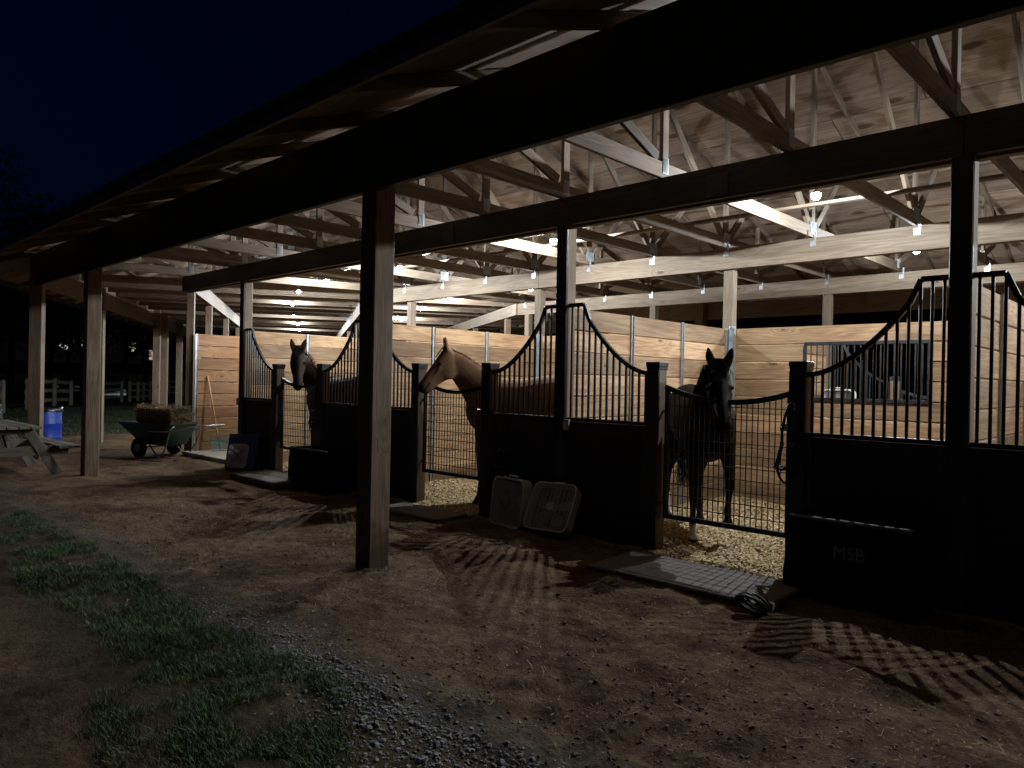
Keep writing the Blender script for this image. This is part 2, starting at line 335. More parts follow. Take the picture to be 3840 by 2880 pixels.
# ================================================================== ground sheet
_hp = np.random.default_rng(5); HP = np.stack([np.concatenate([_hp.uniform(-9, 0, 150), _hp.normal(-1.8, .7, 60)]), np.concatenate([_hp.uniform(2.5, 5.3, 150), _hp.normal(2.9, .4, 60)]), _hp.uniform(.05, .075, 210), _hp.uniform(.004, .014, 210)], 1)
def gz(x, y):
    x = np.asarray(x, float); y = np.asarray(y, float)
    near = np.clip((x + 26) / 8, 0, 1)
    z = (vnoise(x, y, 1.7, 1) - .5) * .05 + (vnoise(x, y, .55, 2) - .5) * .035 + (vnoise(x, y, .21, 3) - .5) * .028 + (vnoise(x, y, .10, 4) - .5) * .016
    rough = np.exp(-((x + 1.7) ** 2 / 1.6 + (y - 2.9) ** 2 / .5)) * ((vnoise(x, y, .16, 9) - .45) * .09)   # churned, hoof-cut patch
    hoof = np.clip(.32 - vnoise(x, y, .26, 12), 0, 1) * .10 * np.clip((5.2 - y) / .6, 0, 1) * np.clip((y - 2.3) / .3, 0, 1)
    inside = np.clip((y - 5.9) / .4, 0, 1) * (x > -13)
    z = z * (1 - .55 * inside) * near + rough - hoof * near + inside * (.02 + (vnoise(x, y, .5, 21) - .5) * .06)
    if x.size > 1:
        for hx, hy, hr, hdp in HP:
            d2 = ((x - hx) ** 2 + (y - hy) ** 2) / hr ** 2
            z = z - hdp * np.exp(-d2 ** 2 * 1.2) + hdp * .45 * np.exp(-((np.sqrt(d2) - 1.25) / .22) ** 2)
    dist = np.hypot(x, y)
    return z + np.clip(dist - 62, 0, None) * .032 * np.clip((dist - 62) / 40, 0, 1) * (x < 0) + (1 - near) * (vnoise(x, y, 6, 5) - .5) * .25 * np.clip((dist - 24) / 10, 0, 1)
def axis_(lo, hi, step, far0, far1):
    c = list(np.arange(lo, hi + 1e-6, step)); a = []; s = step; x = lo
    while x > far0: s *= 1.16; x -= s; a.append(x)
    e = []; s = step; x = hi
    while x < far1: s *= 1.16; x += s; e.append(x)
    return np.array(a[::-1] + c + e)
gx = axis_(-9.0, 0.6, .045, -900, 700); gy = axis_(.4, 6.9, .045, -700, 900)
GX, GY = np.meshgrid(gx, gy); GZ = gz(GX, GY)
nv = GX.size; V = np.stack([GX.ravel(), GY.ravel(), GZ.ravel()], 1)
nx, ny = len(gx), len(gy); ii = (np.arange(ny - 1)[:, None] * nx + np.arange(nx - 1)[None, :]).ravel()
F = np.stack([ii, ii + 1, ii + 1 + nx, ii + nx], 1)
gme = bpy.data.meshes.new('ground'); gme.vertices.add(nv); gme.vertices.foreach_set('co', V.ravel().astype(np.float32))
gme.loops.add(F.size); gme.loops.foreach_set('vertex_index', F.ravel().astype(np.int32)); gme.polygons.add(len(F))
gme.polygons.foreach_set('loop_start', np.arange(0, F.size, 4, dtype=np.int32)); gme.polygons.foreach_set('loop_total', np.full(len(F), 4, dtype=np.int32))
gme.update(calc_edges=True); gme.polygons.foreach_set('use_smooth', np.ones(len(F), dtype=bool)); gme.validate()
ground = link('ground', gme, M_GROUND); tag(ground, 'trodden brown soil yard with gravel drip strip and grass beyond', 'ground', kind='structure')
_lx, _ly, _ls = -15.0, .3, .04
_LU = gz(*np.meshgrid(np.arange(_lx, 1.6, _ls), np.arange(_ly, 10.0, _ls))).tolist()
def gzf(x, y):
    i = int((x - _lx) / _ls + .5); j = int((y - _ly) / _ls + .5)
    if 0 <= j < len(_LU) and 0 <= i < len(_LU[0]): return _LU[j][i]
    return float(gz(np.array([x]), np.array([y]))[0])

# ================================================================== barn
YO, YF, YC, YR, YQ = 3.51, 5.85, 9.43, 13.02, 15.35       # outer post face, stall fronts, centre wall, far fronts, far outer
PX = [2.34, -1.286, -4.909, -8.47, -12.036]                 # bay posts
BEND = math.radians(30.5); dx_, dy_ = -math.cos(BEND), math.sin(BEND)
D2 = Vector((dx_, dy_, 0)); N2 = Vector((math.sin(BEND), math.cos(BEND), 0)); TB = math.tan(BEND / 2)
def xb(y): return -14.4 + TB * (y - YF)
O2 = Vector((xb(0), 0, 0))
def B2(s, v, z=0.0):
    p = O2 + D2 * s + N2 * v; return Vector((p.x, p.y, z))
SEND = 24.0
barn = empty('barn'); tag(barn, 'long open timber horse barn with lit stalls, trusses and a porch roof', 'barn')

# ---- posts
for x in PX:
    post('post', x, YF + .07, -.1, 3.19, .138, .14, M_POST, barn); post('post_front_plate', x, YF - .007, -.05, 3.188, .146, .012, M_BLACK, barn, bev=.002)
    for q in (-.062, .062): post('post_front_rib', x + q, YF - .017, -.05, 3.186, .012, .010, M_BLACK, barn, bev=.002)
for x in (-5.04, -12.35, 2.28): post('porch_post', x, YO + .10, -.15, 3.62, .20, .20, M_POST, barn)
post('porch_post', -15.1, 3.53, -.15, 3.62, .20, .20, M_POST, barn, rz=-BEND)
for s in (4.6, 11.2, 12.5, 15.4, 19.4):
    p = B2(s, YO + .1); post('porch_post', p.x, p.y, -.2, 3.62, .20, .20, M_POST, barn, rz=-BEND)
p = B2(TB * YF + .1, YF + .07); post('post', p.x, p.y, -.1, 3.19, .14, .14, M_POST, barn, rz=-BEND)
for k in range(5):
    for v in (YF + .07, YC + .07, YR + .07):
        p = B2(4.43 + 3.71 * k, v); post('post', p.x, p.y, -.1, 3.17, .14, .14, M_POST, barn, rz=-BEND)
for x in PX:
    post('post', x, YC + .07, -.1, 3.17, .138, .14, M_BEAM, barn); post('post', x, YR + .07, -.1, 3.19, .138, .14, M_BEAM, barn)
for x in (-1.4, -8.6, -12.4): post('porch_post', x, YQ - .1, -.1, 3.62, .20, .20, M_POST, barn)

# ---- beams: long runs, each joined at the bend
def run(name, y, z0, z1, w, mat, parts, mat2=None):
    zc = (z0 + z1) / 2
    xs = parts
    for a, c in zip(xs[:-1], xs[1:]): bar(name, (a - .002, y, zc), (c + .002, y, zc), w, z1 - z0, mat, barn)
    s0 = TB * y + (.08 if y < YC else -.1); ss = list(np.linspace(s0, SEND, 5))
    for a, c in zip(ss[:-1], ss[1:]): bar(name, B2(a + .002, y, zc), B2(c - .002, y, zc), w, z1 - z0, mat2 or mat, barn)
run('porch_beam', YO - .02, 3.077, 3.64, .06, M_BLKBEAM, [3.2, -5.04, -12.35, xb(YO) - .3], M_BEAM)
run('header_beam', YF + .035, 3.19, 3.477, .07, M_BLKBEAM, [3.2, -1.286, -8.47, -14.62], M_BEAM)
run('header_beam', YF + .115, 3.17, 3.472, .07, M_BEAM, [3.2, -4.9, -12.03, -14.45])
run('centre_beam', YC + .0, 3.17, 3.462, .12, M_BEAM, [3.2, -1.3, -8.4, xb(YC)])
run('far_header_beam', YR + .07, 3.19, 3.472, .12, M_BEAM, [3.2, -4.9, xb(YR)])
run('far_porch_beam', YQ + .02, 3.077, 3.60, .06, M_BEAM, [3.2, -5.0, xb(YQ)])

# ---- trusses
PITCH = .36
def zt(v):
    v = min(v, 2 * YC - v); return 3.63 + PITCH * (v - 3.5)          # underside of the top chord
EAVE = 2.42
def make_truss(parent, loc, rz, sy=1.0):
    t = empty('truss', loc, rz, parent); t.scale = (1, sy, 1)
    up = (0, 0, 1)
    bar('bottom_chord', (0, 3.58, 3.555), (0, YC - .005, 3.555), .042, .15, M_TRUSS, t); bar('bottom_chord', (0, YC + .005, 3.555), (0, 2 * YC - 3.58, 3.555), .042, .15, M_TRUSS, t)
    o = .045
    bar('top_chord', (0, EAVE, zt(EAVE) + o), (0, YC - .004, zt(YC) + o), .038, .09, M_TRUSS, t); bar('top_chord', (0, 2 * YC - EAVE, zt(EAVE) + o), (0, YC + .004, zt(YC) + o), .038, .09, M_TRUSS, t)
    bar('king_post', (0, YC, 3.622), (0, YC, zt(YC) - .02), .040, .10, M_TRUSS, t)
    for m in (0, 1):
        f = (lambda y: y) if m == 0 else (lambda y: 2 * YC - y)
        bar('web', (.0005, f(5.92), 3.622), (.0005, f(5.92), zt(5.92) - .002), .041, .10, M_TRUSS, t)
        bar('web', (0, f(9.30), 3.66), (0, f(7.75), zt(7.75) - .01), .041, .10, M_TRUSS, t)
        bar('web', (0, f(5.80), 3.66), (0, f(4.72), zt(4.72) - .01), .041, .10, M_TRUSS, t)
    for (y, z, w, h) in ((YC, 3.60, .20, .16), (5.92, 3.60, .10, .15), (2 * YC - 5.92, 3.60, .10, .15), (7.65, zt(7.65) + .02, .16, .10)):
        mb = MB()
        for sx in (-1, 1):
            mb.box((sx * .0225, y, z), (.003, w, h))
            k = int(w / .022)
            for i in range(k): mb.box((sx * .0255, y - w / 2 + .011 + i * .022, z), (.004, .007, h * .92))
        key = ('plate', y, z)
        if key not in _bc: _bc[key] = mb.mesh('plate'); _bc[key].materials.append(M_GALV)
        link('nail_plate', _bc[key], None, t)
    return t
TX = [2.24 - 1.2 * k for k in range(13)]
TX = [x for x in TX if x > -12.6]
for x in TX: make_truss(barn, (x, 0, 0), 0)
make_truss(barn, tuple(O2), -BEND / 2, 1 / math.cos(BEND / 2))
make_truss(barn, (-13.0, 0, 0), math.radians(-4))
LIT = [4.4, 7.45, 11.2, 15.05, 18.7, 22.4]; BTS = [3.3] + [a + (c - a) * q / 3 for a, c in zip(LIT[:-1], LIT[1:]) for q in range(3)] + [22.4, 23.6]
for s in BTS: p = B2(s, 0); make_truss(barn, (p.x, p.y, 0), -BEND)
for v, z in ((6.75, zt(6.75) - .02), (8.45, 3.652), (4.55, 3.652), (12.1, zt(12.1) - .02), (10.6, 3.652)):
    bar('lateral_brace', (2.9, v, z), (-4.9, v, z), .089, .036, M_TRUSS, barn); bar('lateral_brace', (-4.91, v + .02, z + .001), (xb(v) + .1, v + .02, z + .001), .089, .036, M_TRUSS, barn)
    bar('lateral_brace', B2(TB * v + .2, v, z), B2(SEND - .6, v, z), .089, .036, M_TRUSS, barn)
# steel ties between trusses and beams
mb = MB(); mb.box((0, -.0015, -.02), (.075, .003, .075)); mb.box((.03, -.004, .06), (.022, .003, .13))
for q in ((-.02, -.03), (.02, -.03), (0, -.005), (-.025, .005)): mb.box((q[0], -.0045, q[1]), (.007, .004, .007))
TIE = mb.mesh('tie'); TIE.materials.append(M_GALV)
for x in TX:
    link('truss_tie', TIE, None, barn, Matrix.Translation((x + .045, YC - .062, 3.41)))
    link('truss_tie', TIE, None, barn, Matrix.Translation((x + .045, YR + .008, 3.42)))
for s in BTS[:8]:
    p = B2(s - .045, YC - .062, 3.41); link('truss_tie', TIE, None, barn, Matrix.Translation(p) @ Matrix.Rotation(-BEND, 4, 'Z'))

# ---- roof: sheathing sheets below a dark covering
def clip(poly, fn):
    out = []
    for i in range(len(poly)):
        a, c = poly[i], poly[(i + 1) % len(poly)]; fa, fc = fn(a), fn(c)
        if fa >= 0: out.append(a)
        if (fa >= 0) != (fc >= 0):
            t = fa / (fa - fc); out.append((a[0] + (c[0] - a[0]) * t, a[1] + (c[1] - a[1]) * t))
    return out
roof = empty('roof', parent=barn)
def slab(name, poly, to3, zo, th, mat):
    n = len(poly)
    if n < 3: return
    a = abs(sum(poly[i][0] * poly[(i + 1) % n][1] - poly[(i + 1) % n][0] * poly[i][1] for i in range(n)) / 2)
    if a < .02: return
    lo = [to3(q, zo) for q in poly]; hi = [to3(q, zo + th) for q in poly]
    c = sum((Vector(p) for p in lo), Vector()) / n
    me = fix_normals(mesh_from([Vector(p) - c for p in lo + hi], [tuple(range(n)), tuple(range(2 * n - 1, n - 1, -1))] + [(i, (i + 1) % n, (i + 1) % n + n, i + n) for i in range(n)]))
    o = link(name, me, mat, roof, Matrix.Translation(c))
    return o
def st3(q, zo): return (q[0], q[1], zt(q[1]) + .0955 + zo)
def bt3(q, zo):
    p = B2(q[0], q[1]); return (p.x, p.y, zt(q[1]) + .0955 + zo)
rowh = 1.22 / math.hypot(1, PITCH); g_ = .006
for side in (0, 1):
    v = EAVE - .02; r_ = 0
    while v < YC - .01:
        v2 = min(v + rowh, YC); a, c = (v + g_, v2 - g_) if side == 0 else (2 * YC - v2 + g_, 2 * YC - v - g_)
        x = 3.3 - (1.22 if r_ % 2 else 0)
        while x > -17:
            q = clip([(x - 2.44 + g_, a), (x - g_, a), (x - g_, c), (x - 2.44 + g_, c)], lambda p: p[0] - xb(p[1]) - .003)
            slab('roof_panel', q, st3, .0005 + (.0085 if r_ % 2 else 0), .012, M_PLY); x -= 2.44
        s = SEND + .6 - (1.22 if r_ % 2 else 0)
        while s > 0:
            q = clip([(s - 2.44 + g_, a), (s - g_, a), (s - g_, c), (s - 2.44 + g_, c)], lambda p: p[0] - TB * p[1] - .003)
            slab('roof_panel', q, bt3, .0005 + (.0085 if r_ % 2 else 0), .012, M_PLY); s -= 2.44
        v = v2; r_ += 1
for a, c in ((EAVE - .08, YC), (YC, 2 * YC - EAVE + .08)):
    slab('roof_covering', [(xb(a), a), (3.35, a), (3.35, c), (xb(c), c)], st3, .022, .03, M_ROOF)
    slab('roof_covering', [(TB * a, a), (SEND + .7, a), (SEND + .7, c), (TB * c, c)], bt3, .022, .03, M_ROOF)
bar('fascia_board', (xb(EAVE) - .2, EAVE - .022, zt(EAVE) + .04), (3.3, EAVE - .022, zt(EAVE) + .04), .038, .10, M_BLKBEAM, roof)
bar('fascia_board', B2(TB * EAVE, EAVE - .022, zt(EAVE) + .04), B2(SEND + .6, EAVE - .022, zt(EAVE) + .04), .038, .10, M_BLKBEAM, roof)

# ---- stall walls of boards with steel channels
ROW = .2345
def wall_rows(parent, p0, p1, rows, th, skip=None, z0=0.0, gap=.007, mat=None):
    """planks from p0 to p1 (xy) for the given rows; skip(row) -> list of (t0, t1) pieces"""
    p0 = Vector((*p0, 0)); p1 = Vector((*p1, 0)); u = (p1 - p0).normalized(); Ln = (p1 - p0).length
    for r in rows:
        zc = z0 + ROW * (r + .5)
        for t0, t1 in (skip(r, Ln) if skip else [(0, Ln)]):
            j = random.uniform(-.003, .003); n = Vector((-u.y, u.x, 0))
            bar('plank', p0 + u * t0 + n * j + Vector((0, 0, zc)), p0 + u * t1 + n * j + Vector((0, 0, zc)), th, ROW - gap - random.uniform(0, .003), mat or M_PLANK, parent, bev=.009)
def channel(parent, x, y, z0, z1, face):
    mb = MB(); s = .5
    mb.box((face * .022, 0, (z0 + z1) / 2), (.004, .052, z1 - z0))
    for q in (-.026, .026): mb.box((face * .032, q, (z0 + z1) / 2), (.02, .003, z1 - z0))
    for k in range(7): mb.box((face * .026, 0, z0 + (k + .5) * (z1 - z0) / 7), (.006, .012, .012))
    return mb.obj('steel_channel', M_GALV, parent, Matrix.Translation((x, y, 0)))
for x in PX:
    w = empty('stall_wall', parent=barn); wall_rows(w, (x, YF + .145), (x, YC - .005), range(10), .038)
    for y in (7.09, 8.2, 9.36): channel(w, x, y, 0, 2.345, 1)
    if x in PX[1:4]:
        w = empty('stall_wall', parent=barn); wall_rows(w, (x, YC + .145), (x, YR - .005), range(10), .038)
        for y in (10.7, 11.8): channel(w, x, y, 0, 2.345, 1)
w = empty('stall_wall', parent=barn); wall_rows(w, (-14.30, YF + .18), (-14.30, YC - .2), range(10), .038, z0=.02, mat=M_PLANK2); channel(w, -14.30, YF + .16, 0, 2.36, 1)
# centre wall, with the barred window of the near-right stall
WX0, WX1, WZ0, WZ1 = -3.80, -2.36, ROW * 6, ROW * 9
for xr, xl in zip(PX[:-1], PX[1:]):
    w = empty('stall_wall', parent=barn); a, c = xl + .075, xr - .075
    if xr == PX[1]:
        wall_rows(w, (a, YC), (c, YC), range(10), .038, skip=lambda r, L: [(0, WX0 - a), (WX1 - a, L)] if 6 <= r < 9 else [(0, L)])
    else: wall_rows(w, (a, YC), (c, YC), range(10), .038)
    mb = MB(); mb.box((.028, -.028, 1.2), (.055, .006, 2.35)); mb.box((.003, -.05, 1.2), (.006, .05, 2.35)); mb.box((.07, -.026, 1.2), (.02, .012, 2.35))
    mb.obj('steel_channel', M_GALV, w, Matrix.Translation((a - .01, YC, 0)))
w = empty('stall_wall', parent=barn); wall_rows(w, (-13.3, YC), (PX[-1] - .075, YC), range(10), .038)
win = empty('barred_window', parent=barn)
for (p0, p1, ww, hh) in (((WX0 - .01, YC - .03, WZ1), (WX1 + .01, YC - .03, WZ1), .03, .045), ((WX0 - .01, YC - .03, WZ0), (WX1 + .01, YC - .03, WZ0), .03, .045)): bar('frame', p0, p1, ww, hh, M_BLACK, win)
for x in (WX0, WX1): post('frame', x, YC - .03, WZ0 + .023, WZ1 - .023, .045, .028, M_BLACK, win, bev=.003)
for k in range(1, 19): post('window_bar', WX0 + (WX1 - WX0) * k / 19, YC - .028, WZ0 + .02, WZ1 - .02, .014, .014, M_BLACK, win, bev=.003)

# ---- stall fronts: dark boards, curved bar grilles, mesh gates
def grille_top(t): return 1.655 + .70 * (1 - t) ** 1.9
def stall_front(xp, xg, mir=1.0, y0=YF):
    """xp: x at the bay post, xg: x at the gate post"""
    f = empty('stall_front', parent=barn); sg = 1 if xg > xp else -1; Y = y0 + .045 * mir
    a, c = min(xp, xg) + .002, max(xp, xg) - .002; zs = (-.03, .245, .48, .72, .965, 1.155)
    for i in range(5): bar('board', (a, Y, (zs[i] + zs[i + 1]) / 2), (c, Y, (zs[i] + zs[i + 1]) / 2), .038, zs[i + 1] - zs[i] - .0015, M_DARKB, f)
    bar('light_stop_board', (a, Y + .028 * mir, .555), (c, Y + .028 * mir, .555), .016, 1.19, M_DARKB, f)  # added behind the boards to stop light leaking through their gaps
    bar('bottom_rail', (a, Y, 1.175), (c, Y, 1.175), .045, .036, M_BLACK, f)
    for q in (a + .03, c - .03): post('frame_upright', q, Y - .026 * mir, .03, 1.15, .05, .012, M_BLACK, f, bev=.003)
    W_ = abs(xg - xp); fl = .19
    pts = [(xp, 2.355), (xp + sg * fl, 2.355), (xp + sg * (fl + .07), 2.19)]
    def top(d):
        if d < fl: return 2.355
        if d < fl + .07: return 2.355 - (d - fl) / .07 * .165
        t = (d - fl - .07) / (W_ - fl - .07); return 1.655 + .535 * (1 - t) ** 1.75
    pts = [(0, 2.355), (fl, 2.355)] + [(fl + .07 + (W_ - fl - .07) * k / 14, top(fl + .07 + (W_ - fl - .07) * k / 14)) for k in range(15)]
    mb = MB()
    for (d0, z0), (d1, z1) in zip(pts[:-1], pts[1:]):
        mb.bar((xp + sg * d0, Y, z0), (xp + sg * d1, Y, z1), .032, .038)
    mb.obj('top_rail', M_BLACK, f)
    n = max(3, int(round(W_ / .0765)))
    for k in range(n):
        d = W_ * (k + .5) / n; post('grille_bar', xp + sg * d, Y, 1.193, top(d) - .01, .022, .022, M_BLACK, f, bev=.004)
    return f
def gate(x0, x1, zb, ztop=(1.53, 1.41, 1.50), mir=1.0, y0=YF, swing=0.0):
    gt = empty('gate', parent=barn); Y = y0 + .075 * mir; r = .019
    def top(x):
        t = (x - x0) / (x1 - x0); return ztop[0] * (1 - t) * (1 - 2 * t) + 4 * ztop[1] * t * (1 - t) + ztop[2] * t * (2 * t - 1)
    mb = MB(); mb.bar((x0, Y, zb), (x1, Y, zb), .036, .042); mb.bar((x0 + .018, Y, zb), (x0 + .018, Y, top(x0)), .036, .036); mb.bar((x1 - .018, Y, zb), (x1 - .018, Y, top(x1)), .036, .036)
    for k in range(12):
        a = x0 + (x1 - x0) * k / 12; c = x0 + (x1 - x0) * (k + 1) / 12; mb.bar((a - .002, Y, top(a)), (c + .002, Y, top(c)), .034, .045)
    mb.obj('frame', M_BLACK, gt)
    mb = MB(); x = x0 + .045
    while x < x1 - .03: mb.bar((x, Y, zb), (x, Y, top(x)), .0072, .0072); x += .0505
    z = zb + .10
    while z < max(ztop):
        a = [x0 + (x1 - x0) * k / 60 for k in range(61) if top(x0 + (x1 - x0) * k / 60) > z]
        # keep only continuous spans
        span = []
        for q in a:
            if span and q - span[-1] > (x1 - x0) / 50:
                mb.bar((span[0], Y - .006, z), (span[-1], Y - .006, z), .0072, .0072); span = []
            span.append(q)
        if len(span) > 1: mb.bar((span[0], Y - .006, z), (span[-1], Y - .006, z), .0072, .0072)
        z += .104
    mb.obj('wire_mesh', M_BLACK, gt)
    mb = MB()
    for z in (zb + .12, 1.3): mb.tube([(x0 + .01, Y, z - .03), (x0 + .01, Y, z + .03)], .014, 8); mb.box((x0 - .02, Y, z), (.05, .012, .03))
    mb.obj('hinge', M_GALV, gt)
    mb = MB(); mb.bar((x1 - .07, Y - .03 * mir, 1.22), (x1 + .03, Y - .03 * mir, 1.22), .012, .018); mb.box((x1 - .03, Y - .026 * mir, 1.22), (.05, .012, .06)); mb.tube([(x1 - .06, Y - .035 * mir, 1.22), (x1 - .06, Y - .075 * mir, 1.22), (x1 - .06, Y - .075 * mir, 1.19)], .006, 6); mb.obj('latch', M_GALV, gt)
    return gt
def gate_post(x, y0=YF, mir=1.0, zt_=1.755):
    g = empty('gate_post', parent=barn); post('timber', x, y0 + .07 * mir, -.1, zt_ - .03, .134, .14, M_POST, g)
    post('front_plate', x, y0 - .006 * mir, -.05, zt_ - .07, .136, .010, M_BLACK, g, bev=.002)
    box('cap', (x, y0 + .07 * mir, zt_ - .015), (.150, .156, .045), M_BLACK, g); box('cap_collar', (x, y0 + .07 * mir, zt_ - .05), (.142, .148, .03), M_BLACK, g)
    return g
HB = .07
BAYS = [(-3.786, -2.42, -4.84, -1.356, .33), (-7.311, -6.023, -8.40, -4.978, .41), (-10.90, -9.563, -11.967, -8.54, .43), (-.15, 1.20, -1.217, 2.27, .33)]
for gl, gr_, pl, pr, zb in BAYS:
    stall_front(pl, gl - .067); stall_front(pr, gr_ + .067); gate_post(gl); gate_post(gr_); gate(gl + .10, gr_ - .072, zb)
for gl, gr_, pl, pr, zb in BAYS[:2]:
    Y2 = YR + .14
    stall_front(pl, gl - .067, -1, Y2); stall_front(pr, gr_ + .067, -1, Y2); gate_post(gl, Y2, -1); gate_post(gr_, Y2, -1); gate(gl + .07, gr_ - .07, zb, mir=-1, y0=Y2)
# outlet boxes and cable on the posts
def outlet(x, y, z):
    o = empty('outlet_box', (x, y, z), 0, barn); box('cover', (0, -.02, 0), (.075, .04, .115), M_GREYP, o); box('socket_plate', (0, -.042, 0), (.045, .006, .085), M_WHITE, o)
outlet(-4.80, YF - .002, 1.115); outlet(-12.10, YF - .002, 1.12)
mb = MB(); mb.tube([(-12.09, YF - .012, 3.19), (-12.11, YF - .012, 3.1), (-12.06, YF - .012, 2.9), (-12.065, YF - .012, 1.18)], .009, 6); mb.obj('cable', M_BLACK, barn)
mb = MB(); mb.tube([(-4.84, YF - .012, 1.05), (-4.84, YF - .012, .25), (-4.83, YF - .03, .03)], .008, 6); mb.obj('cable', M_BLACK, barn)
# number boards on the header (their print is not readable in this light)
for x in (-3.16, -6.72): box('number_board', (x, YF - .008, 3.305), (.20, .012, .20), M_NUM, barn)
# slab of the open bay
slabo = box('concrete_slab', (-13.2, 7.6, .0), (2.3, 3.6, .17), M_CONC, bev=.012); tag(slabo, 'pale concrete slab floor of the open bay at the barn bend', 'floor', kind='structure')

# ================================================================== lamps
mb = MB(); mb.lathe([(.0, .0), (.052, 0), (.055, -.012), (.040, -.030), (.026, -.040), (.024, -.052), (.0, -.052)], 16); SOCK = mb.mesh('socket', angle=.7); SOCK.materials.append(M_WHITE)
mb = MB(); mb.lathe([(.003, -.168), (.021, -.164), (.035, -.152), (.044, -.134), (.047, -.118), (.0455, -.1005)], 16); BULBM = mb.mesh('bulb', smooth=True); BULBM.materials.append(M_BULB)
mb = MB(); mb.lathe([(.016, -.048), (.017, -.060), (.026, -.076), (.038, -.088), (.046, -.0995), (.002, -.100)], 16); COLLAR = mb.mesh('collar', angle=.6); COLLAR.materials.append(M_WHITE)
def lamp(x, y, label, rz=0.0, z=3.66):
    k_ = (z - .125 - 1.55) / 1.85 if z < 5 else 1; x *= k_; y *= k_
    l = empty('ceiling_lamp', (x, y, z), rz); tag(l, label, 'lamp', 'bare bulbs under the trusses')
    link('socket', SOCK, None, l); link('bulb_collar', COLLAR, None, l); link('bulb', BULBM, None, l)
    ld = bpy.data.lights.new('bulb_light', 'POINT'); ld.energy = LAMP_W; ld.shadow_soft_size = .013; ld.color = (.89, .96, 1.0)
    lo = bpy.data.objects.new('bulb_light', ld); COL.objects.link(lo); lo.parent = l; lo.location = (0, 0, -.119)
    Bm = Matrix.Rotation(rz, 3, 'Z'); a = Vector((x, y, z + .013)) + Bm @ Vector((-.62, 0, 0)); c = Vector((x, y, z + .013)) + Bm @ Vector((.62, 0, 0))
    bar('lamp_board', a, c, .09, .022, M_TRUSS, barn)
K = 1.0
for x, y, t in ((-2.797, 7.101, 'bare bulb in white socket, nearest one, above the dark horse stall'), (-2.879, 10.721, 'bare bulb beyond the centre beam, rightmost in view'),
                (-6.27, 7.267, 'bare bulb beside the top of the post right of the chestnut horse'), (-9.767, 7.448, 'bare bulb peeking out beside the front porch post'),
                (-12.267, 7.619, 'bare bulb high behind the header, left of the front porch post'), (-9.852, 10.758, 'faint bare bulb under the centre beam near the middle post'),
                (-12.677, 11.253, 'small bare bulb below the centre beam, third in from the porch post')): lamp(x * K, y * K, t, 0.0, (3.655 if x > -8 else 3.615) if y < 9 else 3.56)
for (x, y), t in zip(((-14.22, 8.15), (-16.777, 9.451), (-19.837, 11.227), (-22.864, 13.098), (-25.621, 14.739)),
                     ('first and highest bulb in the far receding row', 'second bulb in the far receding row', 'third bulb in the far receding row', 'fourth bulb in the far receding row', 'last and lowest bulb in the far receding row')):
    lamp(x * K, y * K, 'bare ' + t, -BEND, 3.605)
for (x, y), t in zip(((-18.234, 13.984), (-14.906, 12.055)), ('bare bulb just right of the porch post above the board wall', 'bare bulb beside the short upright above the board wall')): lamp(x * K, y * K, t, -BEND, 3.575)
lamp(.81, 7.2, 'bare bulb above the stall at the right end of the barn'); lamp(.78, 10.9, 'bare bulb in the far row at the right end of the barn')

for pts in ([(3.0, 7.66, 3.725), (-3.01, 7.64, 3.735), (-6.75, 7.82, 3.735), (-10.5, 8.01, 3.735), (-13.2, 8.2, 3.735), (-15.3, 8.77, 3.735), (-18.05, 10.17, 3.735), (-27.5, 15.85, 3.735)], [(3.0, 11.4, 3.735), (-3.1, 11.54, 3.735), (-10.6, 11.58, 3.735), (-13.6, 12.1, 3.735), (-19.6, 15.04, 3.735)]):
    P = []
    for a, c in zip(pts[:-1], pts[1:]):
        n_ = max(2, int((Vector(c) - Vector(a)).length / .6))
        for k in range(n_): q = Vector(a).lerp(Vector(c), k / n_); P.append(q + Vector((0, 0, -.05 * (k % 2))))
    mb = MB(); mb.tube(P, .006, 5); mb.obj('cable', M_WHITE, barn)

# ================================================================== gate mats
def stall_mat(cx, cy, L, Wd, th, rz, label):
    m = box('gate_mat', (0, 0, 0), (L, Wd, th), M_MAT, bev=.012); m.location = (cx, cy, th / 2 - .01); m.rotation_euler = (math.radians(1.0), 0, rz)
    tag(m, label, 'mat', 'mats laid before the stall gates'); return m
stall_mat(-2.95, 5.17, 1.54, .70, .07, math.radians(0.6), 'thick grey mat with mesh shadow before the dark horse gate')
stall_mat(-6.62, 5.40, 1.10, .48, .05, math.radians(2), 'straw strewn grey mat before the chestnut horse gate')
stall_mat(-10.1, 5.40, 1.45, .62, .09, math.radians(-1), 'grey mat partly behind the covered trunk before the far stall gate')

